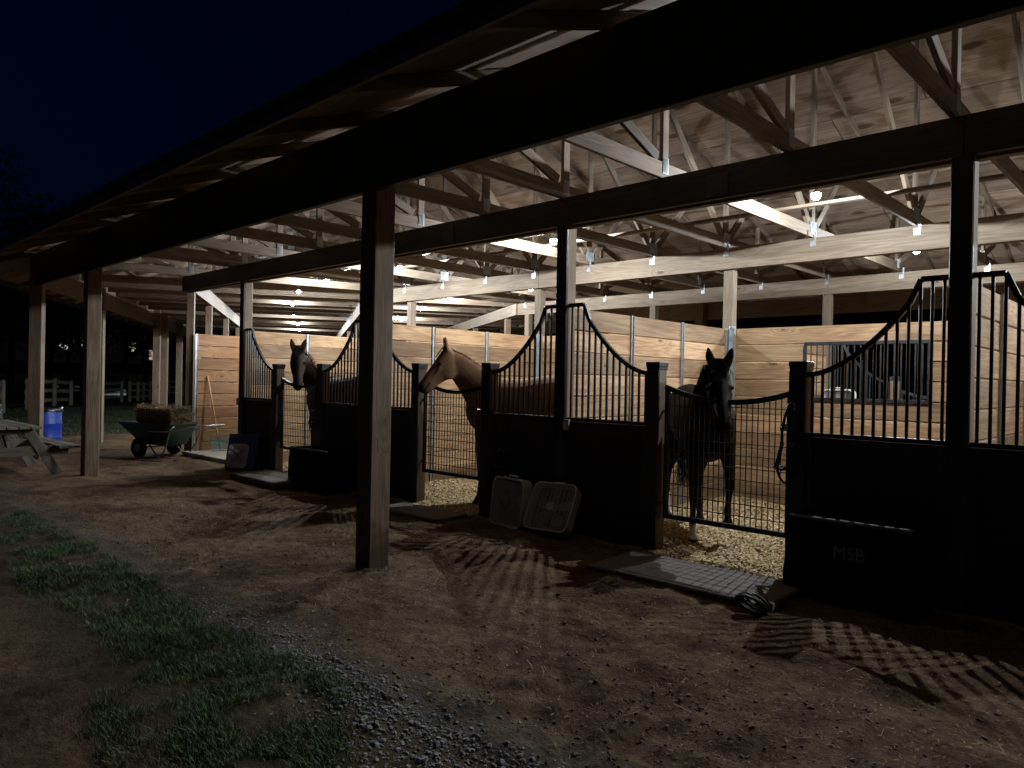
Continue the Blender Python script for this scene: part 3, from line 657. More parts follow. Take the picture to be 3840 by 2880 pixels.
# ================================================================== covered tack trunks
def trunk(name, cx, cy, L, Wd, H, rz, label, letters=None):
    t = empty(name, (cx, cy, 0), rz); tag(t, label, 'trunk', 'covered tack trunks before the stalls')
    bm = bmesh.new(); bmesh.ops.create_cube(bm, size=1); bmesh.ops.scale(bm, vec=(L, Wd, H), verts=bm.verts); bmesh.ops.bevel(bm, geom=list(bm.edges), offset=.035, segments=3, affect='EDGES')
    bmesh.ops.subdivide_edges(bm, edges=[e for e in bm.edges if e.calc_length() > .2], cuts=9, use_grid_fill=True)
    for v in bm.verts:
        n = (vnoise(v.co.x * 1.0 + cx * 3, v.co.z + v.co.y, .18, 31) - .5) * .022; d = Vector((v.co.x / L, v.co.y / Wd, v.co.z / H)); v.co += d.normalized() * float(n)
    me = bpy.data.meshes.new('cover'); bm.to_mesh(me); bm.free(); me.polygons.foreach_set('use_smooth', [True] * len(me.polygons))
    link('cover', me, M_CLOTH, t, Matrix.Translation((0, 0, H / 2 + .02)))
    mb = MB()
    pl = [(x, -Wd / 2 + .02 + .012 * abs(2 * x / L) ** 6, H + .006) for x in np.linspace(-L / 2 + .04, L / 2 - .04, 24)]
    mb.tube(pl, .016, 8); mb.obj('front_edge_glint', M_EDGE_GLINT, t, smooth=True)  # added roll on the front edge; its grey stands in for caught light
    mb = MB(); mb.tube([(x, y, .16) for x, y in rrect(L + .004, Wd + .004, .05, 5)], .008, 6, closed=True); mb.obj('hem', M_CLOTH, t, smooth=True)
    mb = MB()
    for sx in (-1, 1): mb.tube([(sx * (L / 2 + .005), -.10, H * .62), (sx * (L / 2 + .035), -.07, H * .58), (sx * (L / 2 + .035), .07, H * .58), (sx * (L / 2 + .005), .10, H * .62)], .011, 6)
    mb.obj('handle', M_CLOTH, t, smooth=True)
    if letters:
        cu = bpy.data.curves.new('letters', 'FONT'); cu.body = letters; cu.size = .135; cu.extrude = .002; cu.align_x = 'CENTER'; cu.resolution_u = 3
        o = bpy.data.objects.new('tmp', cu); COL.objects.link(o); lm = bpy.data.meshes.new_from_object(o.evaluated_get(bpy.context.evaluated_depsgraph_get())); bpy.data.objects.remove(o); lm.materials.clear()
        link('lettering', lm, M_GREYP, t, Matrix.Translation((.02, -Wd / 2 - .012, .335)) @ Matrix.Rotation(math.pi / 2, 4, 'X') @ Matrix.Diagonal((.9, 1, 1, 1)))
    return t
trunk('tack_trunk', -1.865, 5.62, .92, .43, .585, math.radians(.5), 'black covered tack trunk lettered MSB beside the dark horse gate', 'MSB')
trunk('tack_trunk', -9.02, 5.57, 1.02, .46, .55, math.radians(.5), 'black covered tack trunk behind the front porch post, without lettering')

# ================================================================== box fans
def box_fan(loc, rz, tilt, label, rear=False, rollx=0.0):
    f = empty('box_fan', loc); f.rotation_euler = (tilt, rollx, rz); tag(f, label, 'fan', 'white box fans'); w, h, d = .51, .51, .115
    o = rrect(w, h, .075, 6, 0, h / 2); i = rrect(w - .035, h - .035, .062, 6, 0, h / 2); n = len(o)
    V = [(x, y, z) for y in (-d / 2, d / 2) for x, z in o] + [(x, y, z) for y in (-d / 2, d / 2) for x, z in i]
    Fc = []
    for k in range(n):
        j = (k + 1) % n; Fc += [(k, j, n + j, n + k), (2 * n + k, 3 * n + k, 3 * n + j, 2 * n + j), (k, 2 * n + k, 2 * n + j, j), (n + k, n + j, 3 * n + j, 3 * n + k)]
    link('housing', fix_normals(mesh_from(V, Fc)), M_FAN, f)
    mb = MB(); mb.tube([(x, -d / 2, z) for x, z in rrect(w - .01, h - .01, .072, 6, 0, h / 2)], .011, 6, closed=True); mb.obj('front_rim', M_FAN, f, smooth=True)
    mb = MB(); k = -w / 2 + .03
    while k < w / 2 - .02: mb.bar((k, -d / 2 - .002, .03), (k, -d / 2 - .002, h - .03), .0035, .0035); k += .0135 if not rear else .05
    if rear:
        z = .03
        while z < h - .02: mb.bar((-w / 2 + .02, -d / 2 - .004, z), (w / 2 - .02, -d / 2 - .004, z), .003, .003); z += .0125
    mb.obj('grille', M_FAN, f)
    mb = MB()
    for q in range(5):
        a = 2 * math.pi * q / 5 + .3; ca, sa = math.cos(a), math.sin(a); pts = []
        for (r, hw) in ((.045, .026), (.10, .050), (.17, .062), (.215, .042)):
            pts.append((r, hw))
        ring = [(r, hw) for r, hw in pts] + [(r, -hw) for r, hw in pts[::-1]]
        P0 = []
        for y0 in (-.002, .002):
            for r, s_ in ring: P0.append((r * ca - s_ * sa, y0 + s_ * .35, h / 2 + r * sa + s_ * ca))
        m_ = len(ring); mb.add(P0, [tuple(range(m_)), tuple(range(2 * m_ - 1, m_ - 1, -1))] + [(u, (u + 1) % m_, (u + 1) % m_ + m_, u + m_) for u in range(m_)])
    mb.obj('blades', M_GREYP, f)
    mb = MB(); mb.lathe([(.0, -.07), (.045, -.068), (.052, -.055), (.055, 0), (.0, .0)], 20, (0, 0, h / 2), 'Y'); mb.obj('hub', M_GREYP if not rear else M_CARTONP, f, angle=.6)
    mb = MB(); mb.tube([(-.07, 0, h), (-.06, 0, h + .028), (.06, 0, h + .028), (.07, 0, h)], .011, 6); mb.obj('handle', M_FAN, f, smooth=True)
    mb = MB(); mb.lathe([(0, h), (.016, h), (.015, h + .018), (0, h + .02)], 10, (-.13, 0, 0)); mb.obj('knob', M_FAN, f)
    return f
box_fan((-5.36, 5.58, .015), math.radians(-7), math.radians(-6), 'white box fan standing upright against the dark stall panel')
box_fan((-4.80, 5.53, .05), math.radians(9), math.radians(-30), 'white box fan tilted back, leaning on the stall panel, right of the upright fan', True)
box_fan((-4.55, 12.70, 1.02), math.radians(180), 0, 'white box fan glimpsed through the barred stall window')

# ================================================================== carton leaning on the far stall panel
c = empty('fan_carton', (-11.42, 5.56, .03), 0); c.rotation_euler = (math.radians(-17), 0, math.radians(38)); tag(c, 'dark blue printed carton leaning against the far stall panel', 'carton')
box('carton_box', (0, 0, .29), (.50, .14, .58), M_CARTON, c, bev=.006)
mb = MB(); mb.prism(rrect(.34, .40, .07, 5, -.05, .215), -.0755, -.073); mb.obj('printed_picture', M_CARTONP, c)
mb = MB()
for q in range(4):
    a = math.pi / 4 + q * math.pi / 2; mb.bar((-.05, -.077, .215), (-.05 + .13 * math.cos(a), -.077, .215 + .15 * math.sin(a)), .001, .05, up=(math.sin(a), 0, -math.cos(a)))
mb.obj('printed_blades', M_GREYP, c)

# ================================================================== halters and lead ropes on the gate posts
def halter(x, y, zt_, s, label):
    h = empty('halter', (x, y, zt_)); tag(h, label, 'halter', 'halters hung by the gates')
    def strap(name, pts, w=.011): 
        mb = MB(); P = [Vector(p) * s for p in pts]; mb.tube(P, w, 6); mb.obj(name, M_LEATHER, h, smooth=True)
    strap('crown_strap', [(.03, 0, 0), (-.02, -.02, -.03), (-.05, -.03, -.15), (-.075, -.03, -.28), (-.075, -.03, -.42)])
    strap('cheek_strap', [(.04, -.01, 0), (.06, -.03, -.10), (.05, -.04, -.25), (.03, -.04, -.42)])
    strap('throat_strap', [(-.075, -.03, -.42), (-.10, -.04, -.52), (-.13, -.04, -.66)])
    strap('throat_strap', [(-.07, -.03, -.42), (-.085, -.05, -.54), (-.11, -.05, -.66)], .013)
    strap('noseband', [(-.14, -.04, -.66), (-.06, -.08, -.68), (.06, -.06, -.655), (.02, -.01, -.67), (-.08, -.01, -.67), (-.14, -.04, -.66)], .014)
    strap('chin_strap', [(-.12, -.04, -.67), (-.08, -.06, -.76), (-.03, -.06, -.82), (.03, -.05, -.76), (.05, -.04, -.67)])
    mb = MB()
    for q in ((-.075, -.035, -.42), (-.13, -.045, -.665), (.03, -.045, -.42)):
        mb.tube([Vector(q) * s + Vector((.017 * math.cos(a), 0, .017 * math.sin(a))) for a in np.linspace(0, 2 * math.pi, 9)[:-1]], .004, 5, closed=True)
    mb.obj('ring', M_GALV, h)
    mb = MB(); mb.tube([(.03, .02, 0), (.03, -.03, .0), (.03, -.045, .02)], .006, 6); mb.obj('hook', M_BLACK, h)
halter(-2.46, 5.83, 1.43, .80, 'dark leather halter hanging by the dark horse gate')
halter(-5.72, 5.86, 1.10, .75, 'dark halter and rope hanging on the panel above the fans')
halter(-9.64, 5.83, 1.40, .78, 'dark halter hanging beside the far stall gate')

# ================================================================== rake
r = empty('manure_fork', (-14.05, 6.42, .085)); tag(r, 'wooden handled fork with teal tines leaning on the board wall', 'fork')
mb = MB(); mb.tube([(0.0, 0, .02), (-.05, -.06, .40), (-.14, -.13, 1.0), (-.215, -.19, 1.46)], [.016, .015, .015, .017], 8); mb.obj('shaft', M_ASH, r, smooth=True)
mb = MB(); mb.bar((-.02, -.19, .20), (.02, .19, .20), .03, .05); 
for k in range(5): mb.bar((-.02 + .01 * k, -.18 + .09 * k, .2), (-.02 + .01 * k, -.18 + .09 * k, .30), .01, .012)
mb.bar((-.02, -.19, .30), (.02, .19, .30), .02, .02)
mb.obj('head', M_TEAL, r)
mb = MB()
for k in range(17):
    y = -.185 + .37 * k / 16; mb.tube([(0, y, .20), (.03, y, .10), (.07, y * 1.05, .02), (.12, y * 1.08, .0)], .0055, 5)
mb.obj('tines', M_TEAL, r, smooth=True)

# ================================================================== two wheeled yard cart with hay bale
CA = math.atan2(.32, .95)
cart = empty('yard_cart', (-14.53, 5.43, 0), CA); tag(cart, 'dark green two wheeled poly yard cart carrying a hay bale', 'cart')
def ring(x, hw, z, n=6, r=.10): return [(x + 0, y, z) for y in (-hw, hw)]
def tub_layer(x0, x1, hw, z, r=.11):
    return [(px, py, z) for px, py in rrect(x1 - x0, 2 * hw, r, 5, (x0 + x1) / 2, 0)]
Ls = [tub_layer(-.22, .50, .25, .24, .08), tub_layer(-.42, .58, .30, .40, .10), tub_layer(-.62, .64, .35, .55, .11), tub_layer(-.76, .67, .375, .64, .12), tub_layer(-.79, .70, .40, .65, .13), tub_layer(-.79, .70, .40, .635, .13)]
inn = [tub_layer(-.72, .64, .345, .63, .10), tub_layer(-.40, .55, .28, .40, .09), tub_layer(-.2, .47, .23, .27, .07)]
V = []; Fc = []; n = len(Ls[0])
seq = [Ls[0], Ls[1], Ls[2], Ls[3], Ls[5], Ls[4]] + inn
for l in seq: V += l
for i in range(len(seq) - 1):
    for k in range(n): Fc.append((i * n + k, i * n + (k + 1) % n, (i + 1) * n + (k + 1) % n, (i + 1) * n + k))
Fc.append(tuple(range(n))[::-1]); Fc.append(tuple((len(seq) - 1) * n + k for k in range(n)))
me = fix_normals(mesh_from(V, Fc)); me.polygons.foreach_set('use_smooth', [True] * len(me.polygons)); me.set_sharp_from_angle(angle=.6)
link('tub', me, M_GREEN, cart)
for sy in (-1, 1):
    wq = empty('wheel', (-.05, sy * .385, .185), 0, cart)
    mb = MB(); mb.lathe([(.10, -.04), (.155, -.045), (.182, -.03), (.188, 0), (.182, .03), (.155, .045), (.10, .04)], 28, (0, 0, 0), 'Y'); mb.obj('tyre', M_RUBBER, wq, angle=.5)
    mb = MB(); mb.lathe([(.02, -.05), (.03, -.048), (.105, -.036), (.105, .036), (.03, .048), (.02, .05)], 20, (0, 0, 0), 'Y'); mb.obj('rim', M_GREYP, wq, angle=.5)
mb = MB(); mb.tube([(-.05, -.40, .185), (-.05, .40, .185)], .011, 8); mb.obj('axle', M_GALV, cart)
for sy in (-1, 1):
    mb = MB(); mb.tube([(.10, sy * .28, .235), (.34, sy * .30, .03), (.40, sy * .30, .005), (.46, sy * .30, .03), (.60, sy * .33, .25), (.68, sy * .35, .42), (.71, sy * .33, .56), (.72, sy * .26, .60)], .0125, 8); mb.obj('leg_frame', M_GREYP, cart, smooth=True)
    mb = MB(); mb.tube([(.20, sy * .385, .50), (.70, sy * .41, .51), (1.0, sy * .36, .56), (1.38, sy * .30, .64)], .0125, 8); mb.obj('handle', M_GALV, cart, smooth=True)
mb = MB(); mb.tube([(1.37, -.30, .64), (1.40, 0, .645), (1.37, .30, .64)], .0125, 8); mb.obj('handle_bar', M_GALV, cart, smooth=True)
# bale
bale = empty('hay_bale', (-14.50, 5.50, .615), CA + .04); bale.rotation_euler = (0, math.radians(3), CA + .04); tag(bale, 'rectangular hay bale lying in the green cart', 'hay bale')
bm = bmesh.new(); bmesh.ops.create_cube(bm, size=1); bmesh.ops.scale(bm, vec=(.88, .46, .29), verts=bm.verts); bmesh.ops.subdivide_edges(bm, edges=list(bm.edges), cuts=14, use_grid_fill=True)
for v in bm.verts: v.co += v.co.normalized() * float(vnoise(v.co.x * 2 + v.co.z, v.co.y + v.co.z * 1.7, .07, 44) - .5) * .035
me = bpy.data.meshes.new('bale'); bm.to_mesh(me); bm.free(); link('bale_core', me, M_HAY, bale, Matrix.Translation((0, 0, .145)))
mb = MB()
for k in range(4200):
    f = random.choice('tttexyy'); 
    if f == 't': p = Vector((random.uniform(-.45, .45), random.uniform(-.24, .24), .29))
    elif f in 'ex': p = Vector((.45 if f == 'e' or random.random() < .7 else -.45, random.uniform(-.24, .24), random.uniform(0, .35)))
    else: p = Vector((random.uniform(-.45, .45), random.choice((-.24, .24)), random.uniform(0, .35)))
    out = Vector((p.x * .6, p.y * 1.4, (p.z - .17) * 1.6)).normalized()
    d = (Vector((random.gauss(0, 1), random.gauss(0, .8), random.gauss(0, .5))).normalized() + out * random.uniform(0, .9)).normalized()
    L_ = random.uniform(.03, .12); w = d.cross(out).normalized() * random.uniform(.001, .0022) if d.cross(out).length > .01 else Vector((.0015, 0, 0)); b_ = p - d * L_ * .4 + out * .006
    mb.add([b_ - w, b_ + w, b_ + d * L_ + w + out * random.uniform(-.01, .02), b_ + d * L_ - w], [(0, 1, 2, 3)])
so_ = link('loose_stalks', mesh_from(mb.v, mb.f), M_HAY, bale); so_['kind'] = 'stuff'
for x in (-.2, .2):
    mb = MB(); mb.tube([(x, -.25, .0), (x, -.25, .30), (x, .25, .30), (x, .25, .0)], .003, 5); mb.obj('twine', M_ROPE, bale)
mb = MB(); mb.tube([(-13.75 + .42 * math.cos(a) * (1 + .15 * math.sin(2 * a)), 5.15 + .30 * math.sin(a), .012 + gzf(-13.75 + .42 * math.cos(a), 5.15 + .3 * math.sin(a))) for a in np.linspace(.3, 6.0, 26)], .008, 6)
rp = mb.obj('lead_rope', M_LEATHER, smooth=True); tag(rp, 'dark lead rope lying in a loop on the soil before the cart', 'rope')
mb = MB(); mb.tube([(-2.24 + (.085 + .012 * math.sin(a * .37)) * math.cos(a) - .02 * math.sin(a), 4.70 - .10 * math.sin(a) * .5 + .004 * a, gzf(-2.24, 4.7) + .085 + .065 * math.sin(a) + .006 * math.sin(2.3 * a)) for a in np.linspace(0, 31, 120)], .011, 6)
rp = mb.obj('lead_rope', M_LEATHER, smooth=True); tag(rp, 'dark rope coiled at the near corner of the trunk and mat', 'rope')

# ================================================================== picnic table
pt = empty('picnic_table', (-13.47, 2.63, 0)); tag(pt, 'weathered wooden picnic table between the porch posts at left', 'table')
for k in range(5): bar('top_board', (-1.02, -.30 + .15 * k, .735), (1.02, -.30 + .15 * k, .735), .138, .036, M_WEATH, pt)
for sy in (-1, 1):
    for k in range(2): bar('bench_board', (-1.02, sy * (.66 + .15 * k), .435), (1.02, sy * (.66 + .15 * k), .435), .138, .036, M_WEATH, pt)
for sx in (-.72, .72):
    bar('bench_bearer', (sx, -.80, .372), (sx, .80, .372), .038, .14, M_WEATH, pt)
    bar('top_bearer', (sx, -.34, .672), (sx, .34, .672), .038, .09, M_WEATH, pt)
    for sy in (-1, 1): bar('leg', (sx + .039 * (1 if sx > 0 else -1), sy * .24, .70), (sx + .039 * (1 if sx > 0 else -1), sy * .66, .0), .038, .14, M_WEATH, pt)
    s = 1 if sx > 0 else -1; bar('brace', (sx - .03 * s, .02, .40), (sx - .42 * s, .02, .68), .038, .09, M_WEATH, pt)

# ================================================================== bins behind the corner post
def drum(x, y, mat, label, h=.86, r=.28, liner=True, cat='barrel', name='plastic_barrel'):
    b = empty(name, (x, y, gzf(x, y) - .01)); tag(b, label, cat)
    mb = MB(); mb.lathe([(r * .93, 0), (r * .98, .03), (r, .10), (r * 1.0, h * .30), (r * 1.03, h * .33), (r * 1.03, h * .35), (r, h * .38), (r, h * .62), (r * 1.03, h * .65), (r * 1.03, h * .67), (r, h * .70), (r, h * .93), (r * .96, h), (r * .90, h), (r * .9, h * .5), (.01, h * .5)], 32); mb.obj('shell', mat, b, angle=.5)
    if liner:
        mb = MB(); n = 40; V = []; Fc = []
        for i, (rr, z) in enumerate(((.90, h - .05), (.93, h + .012), (1.0, h + .02), (1.04, h - .02), (1.05, h - .07))):
            for k in range(n):
                a = 2 * math.pi * k / n; j = (vnoise(k * .37, i * 2.1, 1.0, 61) - .5); V.append((r * (rr + .05 * j) * math.cos(a), r * (rr + .05 * j) * math.sin(a), z + .05 * j * (1 if i else 0)))
        for i in range(4):
            for k in range(n): Fc.append((i * n + k, i * n + (k + 1) % n, (i + 1) * n + (k + 1) % n, (i + 1) * n + k))
        link('liner', mesh_from(V, Fc, smooth=True), M_BAG, b)
    return b
drum(-16.15, 3.93, M_BLUE, 'bright blue plastic barrel with black liner bag behind the corner post')
drum(-17.7, 3.30, M_BAG, 'black bin standing in the dark left of the corner post', .9, .26, False, 'bin', 'rubbish_bin')

# ================================================================== post and rail fences
def fence(pts, label, rails=(.28, .68, 1.08), h=1.22):
    f = empty('rail_fence', (*pts[0], 0)); tag(f, label, 'fence', 'post and rail fences beyond the yard'); P = [Vector((x - pts[0][0], y - pts[0][1], gzf(x, y))) for x, y in pts]
    for p in P:
        mb = MB(); mb.tube([(p.x, p.y, p.z - .2), (p.x + random.uniform(-.02, .02), p.y, p.z + h)], [.105, .095], 12); mb.obj('fence_post', M_FENCE, f, angle=.6)
    for a, c in zip(P[:-1], P[1:]):
        for z in rails: bar('rail', a + Vector((.06, -.09, z)), c + Vector((.06, -.09, z + random.uniform(-.02, .02))), .04, .15, M_FENCE, f)
fence([(-29.0, 5.3), (-31.9, 6.4), (-34.0, 7.6)][:2], 'short run of post and rail fence at the left edge')
fence([(-34.2, 7.7), (-37.2, 9.4), (-40.5, 10.95)], 'post and rail fence just right of the corner porch post')
fence([(-41.5, 12.0), (-45.5, 14.9)], 'dim far rails of the paddock gate between the two lit fences', (.30, .75, 1.1))
fence([(-46.6, 15.7), (-47.6, 16.5), (-48.6, 17.2), (-49.5, 17.9)], 'close set post and rail fence seen left of the cart')
fence([(-55.6, 21.4), (-56.2, 22.2), (-57.2, 23.1)], 'farthest piece of rail fence seen beside the bent barn wing')
hy = empty('yard_hydrant', (-29.6, 7.02, gzf(-29.6, 7.02))); tag(hy, 'pale upright water hydrant pipe before the fence', 'hydrant')
mb = MB(); mb.tube([(0, 0, -.1), (0, 0, .62)], .022, 8); mb.obj('standpipe', M_WHITE, hy)
mb = MB(); mb.tube([(0, 0, .60), (0, 0, .74)], .035, 8); mb.tube([(0, 0, .70), (.05, -.06, .69), (.06, -.08, .62)], .018, 8); mb.obj('spout', M_GALV, hy)
mb = MB(); mb.tube([(0, 0, .75), (-.02, .05, .82), (.05, .10, .80)], .012, 6); mb.obj('lever', M_BLACK, hy)
fence([(-47.55, 15.9)], 'lone pale post with hydrant before the close set fence', (), .95) if False else None

# ================================================================== horses
def coat_mat(name, rough=.5):
    m, nt, b = newmat(name); L = nt.links.new
    at = nd(nt, 'ShaderNodeAttribute'); at.attribute_name = 'coat'; tc = nd(nt, 'ShaderNodeTexCoord')
    n = nd(nt, 'ShaderNodeTexNoise'); n.inputs['Scale'].default_value = 5; n.inputs['Detail'].default_value = 8; L(tc.outputs['Object'], n.inputs['Vector'])
    r = ramp(nt, ((.3, (.72, .70, .68)), (.7, (1.15, 1.15, 1.15)))); L(n.outputs[0], r.inputs[0])
    L(mix(nt, 1.0, at.outputs['Color'], r.outputs[0], 'MULTIPLY'), b.inputs['Base Color']); b.inputs['Roughness'].default_value = .68
    b.inputs['Sheen Weight'].default_value = .0; b.inputs['Sheen Roughness'].default_value = .4; b.inputs['Specular IOR Level'].default_value = .05
    mp = nd(nt, 'ShaderNodeMapping'); mp.inputs['Scale'].default_value = (60, 220, 60); L(tc.outputs['Object'], mp.inputs['Vector'])
    n2 = nd(nt, 'ShaderNodeTexNoise'); n2.inputs['Scale'].default_value = 1; n2.inputs['Detail'].default_value = 3; L(mp.outputs[0], n2.inputs['Vector'])
    bp = nd(nt, 'ShaderNodeBump'); bp.inputs['Strength'].default_value = .18; bp.inputs['Distance'].default_value = .004; L(n2.outputs[0], bp.inputs['Height']); L(bp.outputs[0], b.inputs['Normal'])
    return m
M_COAT = coat_mat('horse_coat')
def loft(mb, secs, n=18):
    """secs: (centre, tangent, lateral hint, a, b) closed elliptical tube"""
    base = len(mb.v)
    for c, t, h, a, b_ in secs:
        c = Vector(c); t = Vector(t).normalized(); l = Vector(h); l = (l - t * l.dot(t)).normalized(); u = t.cross(l)
        for k in range(n):
            an = 2 * math.pi * k / n; mb.v.append(tuple(c + l * (a * math.cos(an)) + u * (b_ * math.sin(an))))
    for i in range(len(secs) - 1):
        for k in range(n): mb.f.append((base + i * n + k, base + i * n + (k + 1) % n, base + (i + 1) * n + (k + 1) % n, base + (i + 1) * n + k))
    mb.f.append(tuple(base + k for k in range(n))[::-1]); mb.f.append(tuple(base + (len(secs) - 1) * n + k for k in range(n)))
def chain(mb, pts, hint, n=16):
    """pts: (x, y, z, a, b)"""
    P = [Vector(p[:3]) for p in pts]; secs = []
    for i, p in enumerate(pts):
        t = P[min(i + 1, len(P) - 1)] - P[max(i - 1, 0)]; secs.append((P[i], t, hint, p[3], p[4]))
    loft(mb, secs, n)
def sphere(mb, c, r, n=12, sq=(1, 1, 1)):
    prof = [(max(r * math.sin(math.pi * i / n), .0005), -r * math.cos(math.pi * i / n)) for i in range(n + 1)]
    k = len(mb.v); mb.lathe(prof, n + 4, (0, 0, 0))
    for i in range(k, len(mb.v)): v = mb.v[i]; mb.v[i] = (c[0] + v[0] * sq[0], c[1] + v[1] * sq[1], c[2] + v[2] * sq[2])
def horse(label, origin, heading, sc, poll_w, muz_w, base, point, muzzle_c, hair, legs=None, socks=(), mane_len=.22, mane_side=1, blaze=None, stand=0, seed=1):
    R_ = random.Random(seed)
    H = empty('horse', (origin[0], origin[1], gzf(*origin) * .5), heading); tag(H, label, 'horse', 'horses looking over the stall gates')
    inv = (Matrix.Translation(H.location) @ Matrix.Rotation(heading, 4, 'Z')).inverted()
    poll = inv @ Vector(poll_w); muz = inv @ Vector(muz_w); mb = MB(); Y = (0, 1, 0); s = sc
    tr = [(-.86, 1.17, .04, .06), (-.83, 1.17, .12, .15), (-.74, 1.19, .215, .25), (-.56, 1.215, .275, .315), (-.34, 1.195, .275, .315), (-.08, 1.145, .285, .325), (.16, 1.12, .285, .35), (.36, 1.135, .255, .365), (.50, 1.14, .225, .325), (.62, 1.13, .17, .245), (.70, 1.12, .09, .14)]
    loft(mb, [((x * s, 0, z * s), (1, 0, 0), Y, a * s, b_ * s) for x, z, a, b_ in tr], 24)
    # neck
    P0 = Vector((.38, 0, 1.20)) * s; P3 = poll + Vector((0, 0, -.10 * s)); ax = (P3 - P0); P1 = P0 + Vector((.25, 0, .20)) * s; back = (muz - poll); back.z = 0; back = back.normalized()
    P2 = P3 - back * .16 * s - Vector((0, 0, .06 * s)); side0 = Vector((0, 1, 0)); hz = Vector((back.x, back.y, 0)); lat_h = Vector((-hz.y, hz.x, 0))
    secs = []; crest = []; NR = [(.17, .34), (.145, .285), (.12, .235), (.103, .20), (.092, .172), (.083, .148), (.076, .122), (.07, .105)]
    for i in range(8):
        t = i / 7; q = 1 - t; c = P0 * q ** 3 + P1 * 3 * q * q * t + P2 * 3 * q * t * t + P3 * t ** 3
        d = (P1 - P0) * 3 * q * q + (P2 - P1) * 6 * q * t + (P3 - P2) * 3 * t * t; d.normalize()
        hint = side0.lerp(lat_h, t * t); hint = (hint - d * hint.dot(d)).normalized(); u = d.cross(hint); u = u if u.z > 0 else -u
        secs.append((c, d, hint, NR[i][0] * s, NR[i][1] * s)); crest.append((c + u * NR[i][1] * s * .97, hint.copy(), u.copy(), d.copy()))
    loft(mb, secs, 20)
    # head
    hd = (muz - poll); HL = hd.length; hd.normalize(); fn = (Vector((0, 0, 1)) - hd * hd.z).normalized(); hl = fn.cross(hd).normalized(); hs = HL / .645 * 1.0; wd = 1.12
    hsec = [(-.05, .050, .060), (0, .076, .090), (.07, .094, .128), (.14, .101, .158), (.205, .100, .170), (.265, .090, .158), (.32, .076, .130), (.38, .068, .116), (.44, .064, .104), (.50, .063, .097), (.555, .068, .094), (.60, .066, .085), (.632, .054, .066), (.65, .030, .038)]
    loft(mb, [(poll + hd * q * hs - fn * (b_ * hs - .012 - (.05 if q < 0 else 0)), hd, hl, a * hs * wd, b_ * hs * 1.05) for q, a, b_ in hsec], 20)
    for e in (-1, 1):
        sphere(mb, poll + hd * .205 * hs + hl * e * .080 * hs - fn * .050 * hs, .030 * hs)          # orbit
        sphere(mb, poll + hd * .575 * hs + hl * e * .040 * hs - fn * .035 * hs, .026 * hs)          # nostril rim
        eb = poll + hl * e * .064 * hs - hd * .005 - fn * .02; ed = (Vector((0, 0, 1)) * .9 + fn * .35 + hl * e * .30 - hd * .1).normalized()
        eh = (hl * .8 + fn * .25 * e).normalized()
        loft(mb, [(eb - ed * .04, ed, eh, .034 * hs, .030 * hs), (eb + ed * .03 * hs, ed, eh, .041 * hs, .028 * hs), (eb + ed * .08 * hs, ed, eh, .044 * hs, .024 * hs), (eb + ed * .13 * hs, ed, eh, .033 * hs, .018 * hs), (eb + ed * .165 * hs, ed, eh, .016 * hs, .011 * hs), (eb + ed * .178 * hs, ed, eh, .004, .004)], 12)
    sphere(mb, poll + hd * .610 * hs - fn * .118 * hs, .036 * hs)                                   # lower lip
    for e in (-1, 1):
        loft(mb, [(poll + hd * q * hs + hl * e * l_ * hs - fn * d_ * hs, hd, hl, r_ * hs, r_ * 1.3 * hs) for q, l_, d_, r_ in ((.20, .080, .075, .012), (.25, .094, .085, .017), (.33, .082, .090, .016), (.41, .066, .092, .011))], 10)      # facial crest
        loft(mb, [(poll + hd * q * hs + hl * e * .052 * hs - fn * d_ * hs, hd, hl, a_ * hs, b_ * hs) for q, d_, a_, b_ in ((.08, .17, .02, .05), (.14, .19, .040, .085), (.21, .21, .046, .100), (.27, .22, .040, .080), (.32, .21, .02, .045))], 14)   # cheek
        loft(mb, [((x * s, e * y_ * s, z * s), (.35, 0, 1), Y, a_ * s, b_ * s) for x, y_, z, a_, b_ in ((.30, .13, 1.0, .06, .08), (.34, .175, 1.12, .075, .13), (.40, .165, 1.26, .07, .12), (.44, .11, 1.38, .05, .08))], 14)      # shoulder
    # legs
    def front(sy, x=0.40, hoofx=.42):
        y = sy * .15
        return [(x - .06, sy * .13, 1.18, .10, .17), (x, y, .98, .095, .125), (x + .02, y, .82, .068, .088), (x + .03, y, .66, .052, .062), (hoofx + .01, y, .52, .046, .052), (hoofx + .01, y, .46, .044, .047), (hoofx, y, .38, .031, .036), (hoofx, y, .26, .028, .034), (hoofx, y, .175, .036, .043), (hoofx + .025, y, .115, .030, .034), (hoofx + .045, y, .065, .044, .048), (hoofx + .05, y, .0, .056, .062)]
    def hind(sy, dx=0.0):
        y = sy * .15
        return [(-.50 + dx * .1, sy * .12, 1.22, .12, .24), (-.50 + dx * .2, sy * .155, 1.02, .125, .215), (-.50 + dx * .4, sy * .16, .86, .095, .155), (-.57 + dx * .6, y, .72, .065, .095), (-.68 + dx * .85, y, .58, .046, .066), (-.72 + dx * .95, y, .50, .042, .058), (-.715 + dx, y, .40, .034, .044), (-.70 + dx, y, .27, .030, .037), (-.69 + dx, y, .175, .037, .045), (-.66 + dx, y, .115, .031, .036), (-.64 + dx, y, .065, .045, .050), (-.63 + dx, y, .0, .056, .064)]
    L4 = dict(fr=front(-1), fl=front(1), hr=hind(-1), hl=hind(1)); L4.update({k: (v(front, hind)) for k, v in (legs or {}).items()})
    for k, pts in L4.items(): chain(mb, [(x * s, y * s, z * s, a * s, b_ * s) for x, y, z, a, b_ in pts], Y)
    me = mb.mesh('body'); tmp = bpy.data.objects.new('tmp', me); COL.objects.link(tmp)
